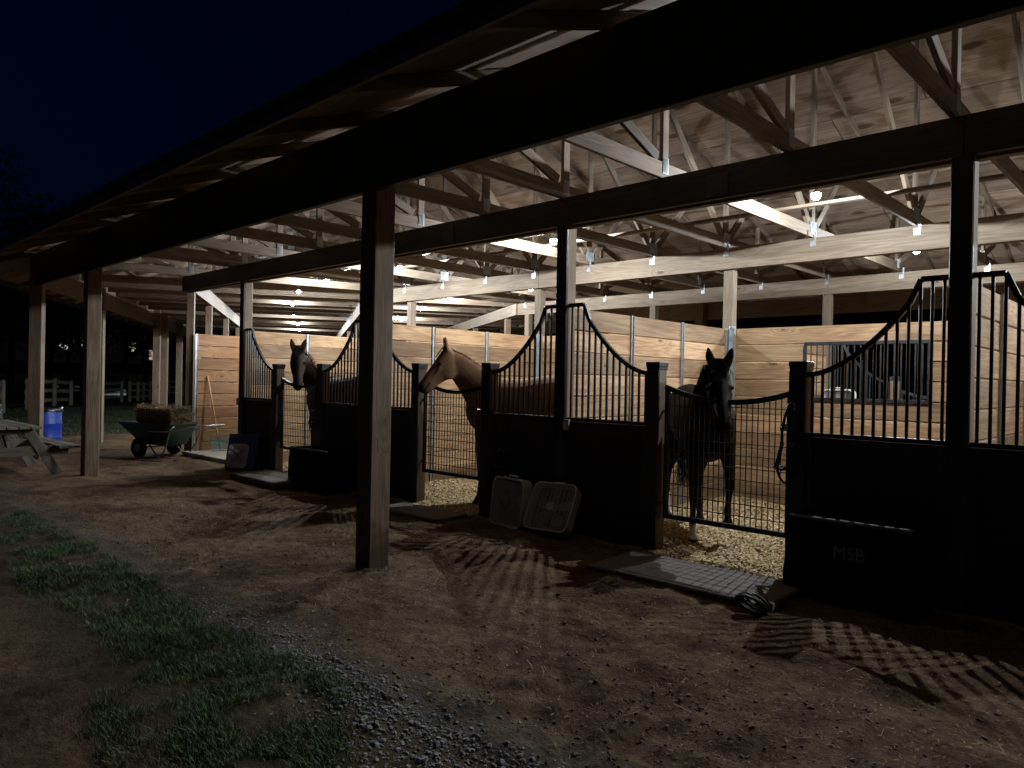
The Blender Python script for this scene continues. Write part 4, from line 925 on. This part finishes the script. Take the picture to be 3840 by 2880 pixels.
    rm = tmp.modifiers.new('r', 'REMESH'); rm.mode = 'VOXEL'; rm.voxel_size = .0125; sm = tmp.modifiers.new('s', 'SMOOTH'); sm.factor = .5; sm.iterations = 7
    dg = bpy.context.evaluated_depsgraph_get(); bme = bpy.data.meshes.new_from_object(tmp.evaluated_get(dg)); bpy.data.objects.remove(tmp)
    bme.polygons.foreach_set('use_smooth', [True] * len(bme.polygons))
    co = np.zeros(len(bme.vertices) * 3, np.float32); bme.vertices.foreach_get('co', co); co = co.reshape(-1, 3)
    colr = np.tile(np.array(base, np.float32), (len(co), 1)); pc = np.array(point, np.float32)
    def blend(w, c): colr[:] = colr * (1 - w[:, None]) + np.array(c, np.float32) * w[:, None]
    blend(np.clip((.62 * s - co[:, 2]) / (.25 * s), 0, 1), pc)
    mzv = np.array(muz); blend(np.clip((.23 - np.linalg.norm(co - mzv, axis=1)) / .12, 0, 1) * .9, muzzle_c)
    fr_ = (co - np.array(poll)) @ np.array(hd); ff_ = (co - np.array(poll)) @ np.array(fn); blend(np.clip((ff_ + .06 * hs) / .05, 0, 1) * np.clip((fr_ + .02) / .04, 0, 1) * np.clip((.68 * hs - fr_) / .05, 0, 1) * .45 * (np.linalg.norm(co - np.array(poll), axis=1) < .7), np.array(base) * .35)
    for q in crest[1:]: pass
    for e in (-1, 1):
        nv_ = np.array(poll + hd * .588 * hs + hl * e * .060 * hs - fn * .030 * hs); blend(np.clip((.030 - np.linalg.norm((co - nv_), axis=1)) / .010, 0, 1), (.003, .0025, .0025))
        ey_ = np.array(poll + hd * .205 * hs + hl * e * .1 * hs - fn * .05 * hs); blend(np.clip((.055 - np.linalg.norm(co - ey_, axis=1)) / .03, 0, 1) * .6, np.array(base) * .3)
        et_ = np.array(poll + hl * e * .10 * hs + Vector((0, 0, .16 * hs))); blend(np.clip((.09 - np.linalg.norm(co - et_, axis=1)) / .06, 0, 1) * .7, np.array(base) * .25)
        mv_ = np.array(poll + hd * .60 * hs - fn * .088 * hs); dm = co - mv_; along = dm @ np.array(hd); acr = dm @ np.array(fn); blend(np.clip((.010 - np.abs(acr)) / .004, 0, 1) * np.clip((.085 - np.abs(along + .03)) / .01, 0, 1) * .8, (.004, .003, .003))
    if blaze: bv = np.array(poll + hd * .17 * hs); blend(np.clip((.026 - np.linalg.norm((co - bv) * np.array([1, 1, .45]), axis=1)) / .015, 0, 1), (.5, .48, .45))
    for sx_, sy_, rad, zt_ in socks: blend(np.clip((rad - np.hypot(co[:, 0] - sx_ * s, co[:, 1] - sy_ * s)) / .02, 0, 1) * np.clip((zt_ - co[:, 2]) / .03, 0, 1), (.62, .60, .57))
    hfz = (co[:, 2] < .055 * s); colr[hfz] = (.075, .055, .04)
    at = bme.color_attributes.new('coat', 'FLOAT_COLOR', 'POINT'); at.data.foreach_set('color', np.concatenate([colr, np.ones((len(co), 1), np.float32)], 1).ravel())
    link('body', bme, M_COAT, H)
    for e in (-1, 1):
        m2 = MB(); sphere(m2, poll + hd * .205 * hs + hl * e * .101 * hs - fn * .050 * hs, .019 * hs); m2.obj('eye', M_EYE, H, smooth=True)
    # hair
    def ribbons(name, roots):
        m3 = MB()
        for p, dirs, w in roots:
            pts = [p]
            for d in dirs: pts.append(pts[-1] + d)
            wv = Vector((R_.gauss(0, 1), R_.gauss(0, 1), R_.gauss(0, .3))).normalized() * w; k = len(m3.v)
            for i, q in enumerate(pts):
                f = 1 - .8 * i / (len(pts) - 1); m3.v += [tuple(q - wv * f), tuple(q + wv * f)]
            for i in range(len(pts) - 1): a = k + 2 * i; m3.f.append((a, a + 1, a + 3, a + 2))
        return link(name, mesh_from(m3.v, m3.f, smooth=True), hair, H)
    rt = []
    for k in range(1500 if stand else 700):
        t = R_.uniform(.10, 1.0) * 7 - 1e-3; i = int(t); f = t - i; c0, h0, u0, d0 = crest[i]; c1, h1, u1, d1 = crest[min(i + 1, 7)]
        p = c0.lerp(c1, f); hh = h0.lerp(h1, f); uu = u0.lerp(u1, f); p = p - uu * .012 + hh * R_.gauss(0, .012); Ln = mane_len * R_.uniform(.6, 1.15) * s; sd_ = mane_side
        if stand: dirs = [uu * Ln * .55 + hh * R_.gauss(0, .012), uu * Ln * .35 + d0 * -.015 + hh * R_.gauss(0, .015)]
        else: dirs = [uu * .035 + hh * sd_ * .045, hh * sd_ * .065 - Vector((0, 0, .015)), Vector((0, 0, -Ln * .5)) + hh * sd_ * R_.uniform(.01, .05), Vector((0, 0, -Ln * .5)) + hh * sd_ * R_.uniform(-.03, .02) + d0 * R_.gauss(0, .02)]
        rt.append((p, dirs, R_.uniform(.0015, .0035) if stand else R_.uniform(.003, .007)))
    ribbons('mane', rt)
    rt = []
    for k in range(240):
        p = poll + hl * R_.gauss(0, .030) - hd * R_.uniform(-.01, .04) + fn * .012; Ln = R_.uniform(.10, .22) * (1 if not stand else .6)
        rt.append((p, [fn * .018 + hd * .02, hd * Ln * .5 + fn * .006 + hl * R_.gauss(0, .02), hd * Ln * .5 + hl * R_.gauss(0, .018) - fn * .004], R_.uniform(.003, .006)))
    ribbons('forelock', rt)
    rt = []
    for k in range(150):
        p = Vector((-.84 * s, R_.gauss(0, .018), 1.26 * s)); rt.append((p, [Vector((-.07, R_.gauss(0, .02), -.10)), Vector((-.02 + R_.gauss(0, .02), R_.gauss(0, .02), -.30)), Vector((R_.gauss(0, .02), R_.gauss(0, .025), -.35)), Vector((.03, R_.gauss(0, .02), -.2 * R_.uniform(.3, 1)))], .006))
    ribbons('tail', rt)
    return H
M_HAIRD = plain('black_horse_hair', (.008, .007, .0065), rough=.75, var=.3, bump=0, spec=.08)
M_HAIRC = plain('chestnut_horse_hair', (.30, .13, .045), rough=.5, var=.3, bump=0)
M_HAIRB = plain('dark_brown_horse_hair', (.022, .016, .012), rough=.7, var=.3, bump=0, spec=.1)
hoof_up = lambda fr, hi: [(.34, .13, 1.18, .10, .17), (.42, .15, .98, .095, .125), (.50, .15, .84, .068, .088), (.56, .15, .72, .052, .062), (.60, .15, .64, .046, .052), (.60, .15, .58, .044, .047), (.575, .15, .50, .031, .036), (.545, .15, .40, .028, .034), (.53, .15, .33, .036, .043), (.545, .15, .275, .031, .036), (.56, .15, .24, .044, .048), (.56, .15, .19, .052, .058)]
horse('dark bay horse facing out over the near right gate with one foreleg raised', (-3.82, 6.82), math.atan2(-.75, .66), 1.02, (-3.20, 6.02, 1.735), (-2.985, 5.72, 1.20),
      (.0075, .0055, .005), (.005, .0045, .0045), (.009, .0075, .007), M_HAIRD, legs=dict(fl=hoof_up, hr=lambda fr, hi: hi(-1, -.32), hl=lambda fr, hi: hi(1, -.02)), socks=((.47, -.15, .12, .20), (-.96, -.15, .18, .30)), mane_len=.34, mane_side=-1, blaze=True, seed=3)
horse('chestnut horse in profile stretching its head over the middle gate', (-6.08, 6.50), math.pi + .22, 1.075, (-6.92, 6.00, 1.945), (-7.12, 5.72, 1.435),
      (.24, .148, .083), (.12, .07, .04), (.05, .032, .024), M_HAIRC, mane_len=.04, stand=1, seed=5)
horse('brown bay horse looking toward the camera over the far gate', (-10.12, 6.56), math.pi + .05, 1.06, (-10.52, 6.04, 2.0), (-10.24, 5.89, 1.40),
      (.036, .021, .014), (.012, .010, .009), (.016, .012, .01), M_HAIRB, mane_len=.10, mane_side=1, stand=1, seed=8)

# ================================================================== ground litter
def scatter(name, n, fn, mat, label, cat):
    V = []; Fc = []
    for k in range(n):
        r_ = fn(k)
        if r_ is None: continue
        v, f = r_; b_ = len(V); V += v; Fc += [tuple(i + b_ for i in q) for q in f]
    me = bpy.data.meshes.new(name); me.from_pydata(V, [], Fc); me.update(); me.materials.append(mat)
    o = link(name, me); tag(o, label, cat, kind='stuff'); return o
PHI = (1 + 5 ** .5) / 2
ICO = [Vector(v).normalized() for v in ((-1, PHI, 0), (1, PHI, 0), (-1, -PHI, 0), (1, -PHI, 0), (0, -1, PHI), (0, 1, PHI), (0, -1, -PHI), (0, 1, -PHI), (PHI, 0, -1), (PHI, 0, 1), (-PHI, 0, -1), (-PHI, 0, 1))]
ICF = [(0, 11, 5), (0, 5, 1), (0, 1, 7), (0, 7, 10), (0, 10, 11), (1, 5, 9), (5, 11, 4), (11, 10, 2), (10, 7, 6), (7, 1, 8), (3, 9, 4), (3, 4, 2), (3, 2, 6), (3, 6, 8), (3, 8, 9), (4, 9, 5), (2, 4, 11), (6, 2, 10), (8, 6, 7), (9, 8, 1)]
def stone(x, y, r, flat=.65, sink=.25):
    a = random.uniform(0, 6.28); ca, sa = math.cos(a), math.sin(a); sx, sy = random.uniform(.7, 1.3), random.uniform(.6, 1.1); z = gzf(x, y) + r * flat * (1 - sink * 2); v = []
    for p in ICO:
        q = Vector((p.x * sx, p.y * sy, p.z * flat)) * r * random.uniform(.62, 1.18); v.append((x + q.x * ca - q.y * sa, y + q.x * sa + q.y * ca, z + q.z))
    return v, ICF
M_STONE = plain('gravel_stone', (.19, .185, .19), rough=.85, var=.5, sc=25, bump=.4, bsc=60)
M_CLOD = plain('soil_clod', (.115, .075, .047), rough=.95, var=.45, sc=12, bump=.5, bsc=50)
def gravel(k):
    t = random.random() ** 1.6; x = -1.75 - 8.2 * t; y = 2.21 + random.gauss(0, .105)
    if x > -3.6: y = 2.20 - abs(random.gauss(0, .34)) * min(1, max(0, (x + 3.7) / 1.5)) + random.gauss(0, .09)
    r = min(.018, .0042 * math.exp(random.gauss(.25, .55))) * (1.1 if x > -3.6 else max(.28, 1.0 + (x + 3.6) * .28))
    return stone(x, y, r, random.uniform(.45, .75), .42)
scatter('gravel', 11000, gravel, M_STONE, 'grey gravel stones along the roof drip line', 'gravel')
def clod(k):
    x = random.uniform(-9.5, -.4); y = random.uniform(2.3, 5.3)
    if random.random() < .35: x = -1.7 + random.gauss(0, .7); y = 2.9 + random.gauss(0, .45)
    return stone(x, y, min(.02, .0024 * math.exp(random.gauss(.35, .75))), .6, .42)
scatter('soil_clods', 9000, clod, M_CLOD, 'dark crumbs of soil strewn over the yard', 'soil')
def blade(x, y, h, lean, w, z=None):
    a = random.uniform(0, 6.28); b_ = a + random.uniform(-.6, .6) + 1.57; dx, dy = math.cos(a) * lean, math.sin(a) * lean; wx, wy = math.cos(b_) * w, math.sin(b_) * w; z = (gzf(x, y) if z is None else z) - .005
    return [(x - wx, y - wy, z), (x + wx, y + wy, z), (x + dx * .35 + wx * .8, y + dy * .35 + wy * .8, z + h * .6), (x + dx * .35 - wx * .8, y + dy * .35 - wy * .8, z + h * .6), (x + dx, y + dy, z + h)], [(0, 1, 2, 3), (3, 2, 4)]
tufts = []
_tx = -2.0 - 7.6 * rng.random(26000) ** 1.35; _ty = rng.uniform(1.0, 2.12, 26000); _tm = vnoise(_tx, _ty, .45, 71) * .6 + vnoise(_tx, _ty, .16, 72) * .4
for x, y, m_ in zip(_tx.tolist(), _ty.tolist(), _tm.tolist()):
    if len(tufts) >= 3000: break
    if x > -3.0 and y > 2.0 - (x + 3.0) * .6: continue
    edge = 1 if y > min(1.5, 1.08 + max(0, -x - 3.0) * .16) + .12 * math.sin(x * 2.3) else .3
    if m_ * edge > random.uniform(.30, .62): tufts.append((x, y, random.uniform(.6, 1.25)))
tufts += [(-2.55, 2.50, 1.4), (-2.50, 2.53, 1.2), (-2.62, 2.46, 1.0), (-3.35, 2.05, 1.7), (-3.32, 2.08, 1.7), (-3.0, 1.95, 1.5), (-2.75, 1.83, 1.6), (-3.02, 1.98, 1.6), (-3.62, 2.12, 1.7), (-3.66, 2.10, 1.6), (-4.0, 2.1, 1.5)]
TPB = 22
def grass(k):
    x, y, s = tufts[k // TPB]; h = random.uniform(.012, .046) * s
    return blade(x + random.gauss(0, .028), y + random.gauss(0, .028), h, h * random.uniform(.2, 1.3), random.uniform(.0007, .0017))
M_GRASS = plain('grass_blade', (.058, .105, .022), rough=.6, var=.55, sc=8, bump=0)
scatter('grass', len(tufts) * TPB, grass, M_GRASS, 'patchy short grass strip along the yard edge', 'grass')
FX = -20.2 - 14 * rng.random(14000) ** 1.5; FY = rng.uniform(2.5, 13.5, 14000) * (-FX / 24); FZ = gz(FX, FY).tolist()
def fgrass(k):
    x = float(FX[k]); y = float(FY[k]); h = random.uniform(.03, .09)
    return blade(x, y, h, h * random.uniform(.2, 1), random.uniform(.003, .006), FZ[k])
M_FGRASS = plain('paddock_grass', (.030, .046, .018), rough=.7, var=.5, sc=8, bump=0)
scatter('field_grass', 14000, fgrass, M_FGRASS, 'mown grass of the paddock beyond the barn corner', 'grass')
def straw(k):
    x = random.uniform(-13.5, -.5); y = random.uniform(2.35, 5.7) if random.random() < .75 else random.uniform(5.0, 5.9)
    L_ = random.uniform(.006, .03) if random.random() < .95 else random.uniform(.05, .12); a = random.uniform(0, 6.28); w = random.uniform(.0008, .002); z = gzf(x, y) + .004; dz = random.uniform(0, .012)
    ca, sa = math.cos(a), math.sin(a); return [(x - sa * w, y + ca * w, z), (x + sa * w, y - ca * w, z), (x + ca * L_ + sa * w, y + sa * L_ - ca * w, z + dz), (x + ca * L_ - sa * w, y + sa * L_ + ca * w, z + dz)], [(0, 1, 2, 3)]
scatter('straw_bits', 11000, straw, M_STRAW, 'loose straw stalks scattered over the soil', 'straw')
M_SHAV = plain('wood_shavings', (.55, .42, .24), rough=.85, var=.4, sc=30, bump=0)
BR = [(-4.8, -1.4, .55), (-8.4, -5.0, .25), (-11.9, -8.6, .12), (-1.2, 1.5, .08)]
def shav(k):
    u = random.random(); a, c = (-4.8, -1.35) if u < .6 else ((-8.4, -5.0) if u < .88 else (-11.9, -8.6))
    x = random.uniform(a, c); y = 5.72 + 3.6 * random.random() ** 1.5
    if y < 5.98 and not ((-3.72 < x < -2.45) or (-7.22 < x < -6.1) or (-10.8 < x < -9.6)): y += .35
    r_ = random.uniform(.005, .016); z = gzf(x, y) + random.uniform(.0, .014); al = random.uniform(0, 6.28); t = random.uniform(-.6, .6); q = random.uniform(-.6, .6)
    ca, sa = math.cos(al), math.sin(al); v = []
    for (p0, p1, b_) in ((-1, -.6, 0), (1, -.6, 0), (1, .6, .25), (-1, .6, .25)):
        xx, yy = p0 * r_, p1 * r_; v.append((x + xx * ca - yy * sa, y + xx * sa + yy * ca, z + xx * t + yy * q + b_ * r_))
    return v, [(0, 1, 2, 3)]
def chip(k):
    x = random.uniform(-9.5, -.4); y = 2.4 + 3.2 * random.random() ** .8; r_ = random.uniform(.002, .0065); z = gzf(x, y) + .004; a = random.uniform(0, 6.28); ca, sa = math.cos(a), math.sin(a); q = random.uniform(.4, 1.0); t = random.uniform(-.6, .6)
    return [(x + (px * ca - py * q * sa) * r_, y + (px * sa + py * q * ca) * r_, z + (px * t + abs(py) * .4) * r_) for px, py in ((-1.3, -.5), (1, -.6), (1.4, .5), (-.9, .6))], [(0, 1, 2, 3)]
scatter('wood_chips', 9000, chip, M_STRAW, 'small pale chips and chaff trodden into the yard soil', 'chaff')
scatter('wood_shavings', 42000, shav, M_SHAV, 'pale wood shavings bedding the stall floors', 'bedding')
M_DLEAF = plain('dead_leaf', (.22, .15, .09), rough=.8, var=.4, sc=20, bump=0)
def dleaf(k):
    x = random.uniform(-7, -.6); y = random.uniform(1.6, 4.9); r_ = random.uniform(.008, .022); a = random.uniform(0, 6.28); z = gzf(x, y) + .008; ca, sa = math.cos(a), math.sin(a); v = []
    for px, py, pz in ((-1, 0, .1), (-.2, .5, .35), (1, 0, .1), (-.2, -.5, .3), (.0, 0, .05)): v.append((x + (px * ca - py * sa) * r_, y + (px * sa + py * ca) * r_, z + pz * r_ * random.uniform(.4, 1.6)))
    return v, [(0, 1, 4), (1, 2, 4), (2, 3, 4), (3, 0, 4)]
scatter('dead_leaves', 260, dleaf, M_DLEAF, 'small dry leaves lying on the yard soil', 'leaves')

# ================================================================== far side: trees, lit buildings, parked cars
def tree_meshes(seed, h, spread, nl):
    R_ = random.Random(seed); mb = MB(); tips = []
    mb.tube([(0, 0, -.5), (.05, 0, h * .25), (R_.gauss(0, .2), R_.gauss(0, .2), h * .5), (R_.gauss(0, .3), R_.gauss(0, .3), h * .8)], [h * .022, h * .017, h * .011, h * .003], 9)
    for k in range(11):
        z = h * R_.uniform(.28, .8); a = R_.uniform(0, 6.28); L_ = spread * R_.uniform(.5, 1.0) * (1.15 - .6 * z / h); e = Vector((math.cos(a) * L_, math.sin(a) * L_, z + L_ * R_.uniform(.25, .7)))
        mb.tube([(0, 0, z), (e.x * .5, e.y * .5, z + (e.z - z) * .35), e], [h * .008, h * .005, h * .0015], 6); tips.append(e); tips.append(Vector((e.x * .6, e.y * .6, (z + e.z) / 2)))
    tips.append(Vector((0, 0, h * .86))); tr = mb.mesh('trunk'); V = []; Fc = []
    for k in range(nl):
        t = R_.choice(tips); rad = spread * .42; d = Vector((R_.gauss(0, 1), R_.gauss(0, 1), R_.gauss(0, .75))); d = d.normalized() * rad * R_.random() ** .5; p = t + d; s = R_.uniform(.10, .24)
        u = Vector((R_.gauss(0, 1), R_.gauss(0, 1), R_.gauss(0, .6))).normalized() * s; w = u.orthogonal().normalized() * s * .6; b_ = len(V); V += [tuple(p - u), tuple(p + w), tuple(p + u), tuple(p - w)]; Fc.append((b_, b_ + 1, b_ + 2, b_ + 3))
    cr = mesh_from(V, Fc); tr.materials.append(M_BARK); cr.materials.append(M_LEAF); return tr, cr
TM = [tree_meshes(11, 13, 4.6, 3600), tree_meshes(12, 15.5, 5.0, 4000), tree_meshes(13, 10.5, 4.2, 3000)]
def tree(x, y, k, s, label):
    t = empty('shade_tree', (x, y, gzf(x, y)), random.uniform(0, 6.28)); t.scale = (s, s, s); tag(t, label, 'tree', 'trees standing in the dark beyond the yard'); link('trunk', TM[k][0], None, t); link('crown', TM[k][1], None, t)
def polar(px, d):      # bearing of a photo column, at a distance
    v = Matrix(RC) @ Vector((px - 1920, 0, -2743)); v.z = 0; v.normalize(); return v.x * d, v.y * d
for px, d, k, s, lb in ((-60, 54, 1, 1.0, 'tall dark tree at the left edge of the sky'), (110, 60, 0, .88, 'dark rounded tree low against the sky left of the roof'), (255, 66, 2, .9, 'smaller dark tree tucked beside the roof edge'),
                        (190, 88, 2, .9, 'dark tree screening the far lights left of the slim porch post'), (330, 96, 0, .8, 'dark tree before the far lights behind the second porch post'), (470, 84, 2, 1.0, 'dark tree between the two groups of far lights'),
                        (545, 92, 0, .9, 'dark tree just left of the bent barn wing'), (650, 84, 2, 1.0, 'dark tree glimpsed beyond the bent barn wing'), (40, 80, 1, .9, 'dark tree behind the left edge tree'), (420, 118, 1, 1.0, 'farthest dark tree above the lit sheds'), (240, 120, 1, .95, 'far dark tree behind the left lit shed'), (580, 120, 1, .95, 'far dark tree behind the right lit shed')):
    x, y = polar(px, d); tree(x, y, k, s, lb)
def far_shed(px, d, L_, h, lit, label, zup=0.0):
    x, y = polar(px, d); v = Vector((x, y, 0)).normalized(); rz = math.atan2(-v.x, v.y); z0 = gzf(x, y) + zup
    b = empty('far_shed', (x, y, z0), rz); tag(b, label, 'building', 'lit sheds in the distance'); Wd = 7.0
    bar('wall', (-L_ / 2, Wd, h / 2), (L_ / 2, Wd, h / 2), .15, h, M_FARWALL, b); bar('base_wall', (-L_ / 2, 0, h * .18), (L_ / 2, 0, h * .18), .15, h * .36, M_FARWALL, b)
    for sx in (-1, 1): bar('end_wall', (sx * L_ / 2, .08, h / 2), (sx * L_ / 2, Wd - .08, h / 2), .15, h, M_FARWALL, b)
    mb = MB(); mb.prism([(-.7, h - .1), (Wd / 2, h + 1.7), (Wd + .7, h - .1), (Wd + .7, h + .05), (Wd / 2, h + 1.88), (-.7, h + .05)], -L_ / 2 - .4, L_ / 2 + .4, 'YZ'); mb.obj('roof', M_ROOF, b)
    n = int(L_ / 2.4)
    for k in range(n + 1): post('post', -L_ / 2 + L_ * k / n, 0, h * .36, h, .2, .14, M_FARWALL, b)
    for k in range(n):
        cx = -L_ / 2 + L_ * (k + .5) / n; mt = lit[k % len(lit)]
        if mt is None: box('window', (cx, .03, h * .68), (L_ / n - .22, .06, h * .62), M_FARWALL, b); continue
        wq = box('window', (cx, .05, h * .66), (L_ / n - 1.35, .05, h * .36), mt, b)
        box('mullion', (cx, -.0, h * .66), (.08, .05, h * .5), M_FARWALL, b)
far_shed(235, 104, 17, 3.2, (M_FARWIN, None, M_FARWIN, M_FARWIN2, M_FARWIN, None), 'distant long shed with warm lit bays between the left porch posts', 1.6)
far_shed(400, 110, 9, 3.4, (M_FARWIN2, M_FARWIN, None), 'distant lit shed just right of the second porch post', 2.2)
far_shed(545, 118, 10, 3.2, (None, M_FARWIN2, M_FARWIN, M_FARWIN), 'distant lit shed left of the bent barn wing', .6)
far_shed(655, 112, 8, 3.6, (M_FARWIN, None, M_FARWIN2), 'distant lit shed glimpsed past the bent barn wing', .3)
def far_lamp(px, d, z, label):
    x, y = polar(px, d); l = empty('yard_lamp', (x, y, gzf(x, y))); tag(l, label, 'lamp', 'yard lamps in the distance')
    mb = MB(); mb.tube([(0, 0, -.3), (0, 0, z)], [.09, .06], 8); mb.tube([(0, 0, z), (.25, -.25, z + .12)], .04, 6); mb.obj('pole', M_BLACK, l)
    mb = MB(); sphere(mb, (.28, -.28, z + .02), .16, 8, (1, 1, .7)); mb.obj('lamp_head', M_FARLAMP, l)
far_lamp(178, 98, 6.6, 'bright yard lamp above the left distant shed'); far_lamp(388, 100, 7.0, 'bright yard lamp above the middle distant shed'); far_lamp(555, 104, 5.2, 'small yard lamp by the right distant shed')
def car(px, d, rz, label, h=1.0):
    x, y = polar(px, d); c = empty('parked_car', (x, y, gzf(x, y)), rz); tag(c, label, 'car', 'cars parked beyond the fence')
    mb = MB(); mb.prism([(-2.2, .35), (-2.25, .62), (-2.1, .88), (-1.2, .95), (1.1, .95), (1.9, .82), (2.2, .62), (2.2, .35)], -.85, .85); mb.obj('body', M_CAR, c)
    mb = MB(); mb.prism([(-1.75, .95), (-1.2, 1.42 * h), (.35, 1.45 * h), (1.05, .955)], -.72, .72); mb.obj('windows', M_CARG, c)
    mb = MB(); mb.prism([(-1.22, 1.425 * h), (-1.1, 1.47 * h), (.25, 1.49 * h), (.38, 1.455 * h)], -.70, .70); mb.obj('roof', M_CAR, c)
    for sx in (-1.35, 1.35):
        for sy in (-.78, .78):
            wq = empty('wheel', (sx, sy, .33), 0, c); mb = MB(); mb.lathe([(.18, -.1), (.30, -.11), (.33, -.06), (.33, .06), (.30, .11), (.18, .1)], 18, (0, 0, 0), 'Y'); mb.obj('tyre', M_RUBBER, wq); mb = MB(); mb.lathe([(.02, -.105), (.19, -.10), (.19, .10), (.02, .105)], 14, (0, 0, 0), 'Y'); mb.obj('rim', M_GALV, wq)
    for sy in (-.6, .6): box('headlight', (2.19, sy, .66), (.06, .30, .12), M_WHITE, c); box('tail_light', (-2.23, sy, .70), (.05, .28, .12), M_GREYP, c)
    box('bumper', (2.2, 0, .42), (.14, 1.6, .14), M_GALV, c)
car(420, 52, math.radians(-15), 'dark parked car with glinting bumper right of the second porch post'); car(282, 58, math.radians(-28), 'dark parked car beyond the fence between the left porch posts', 1.15)
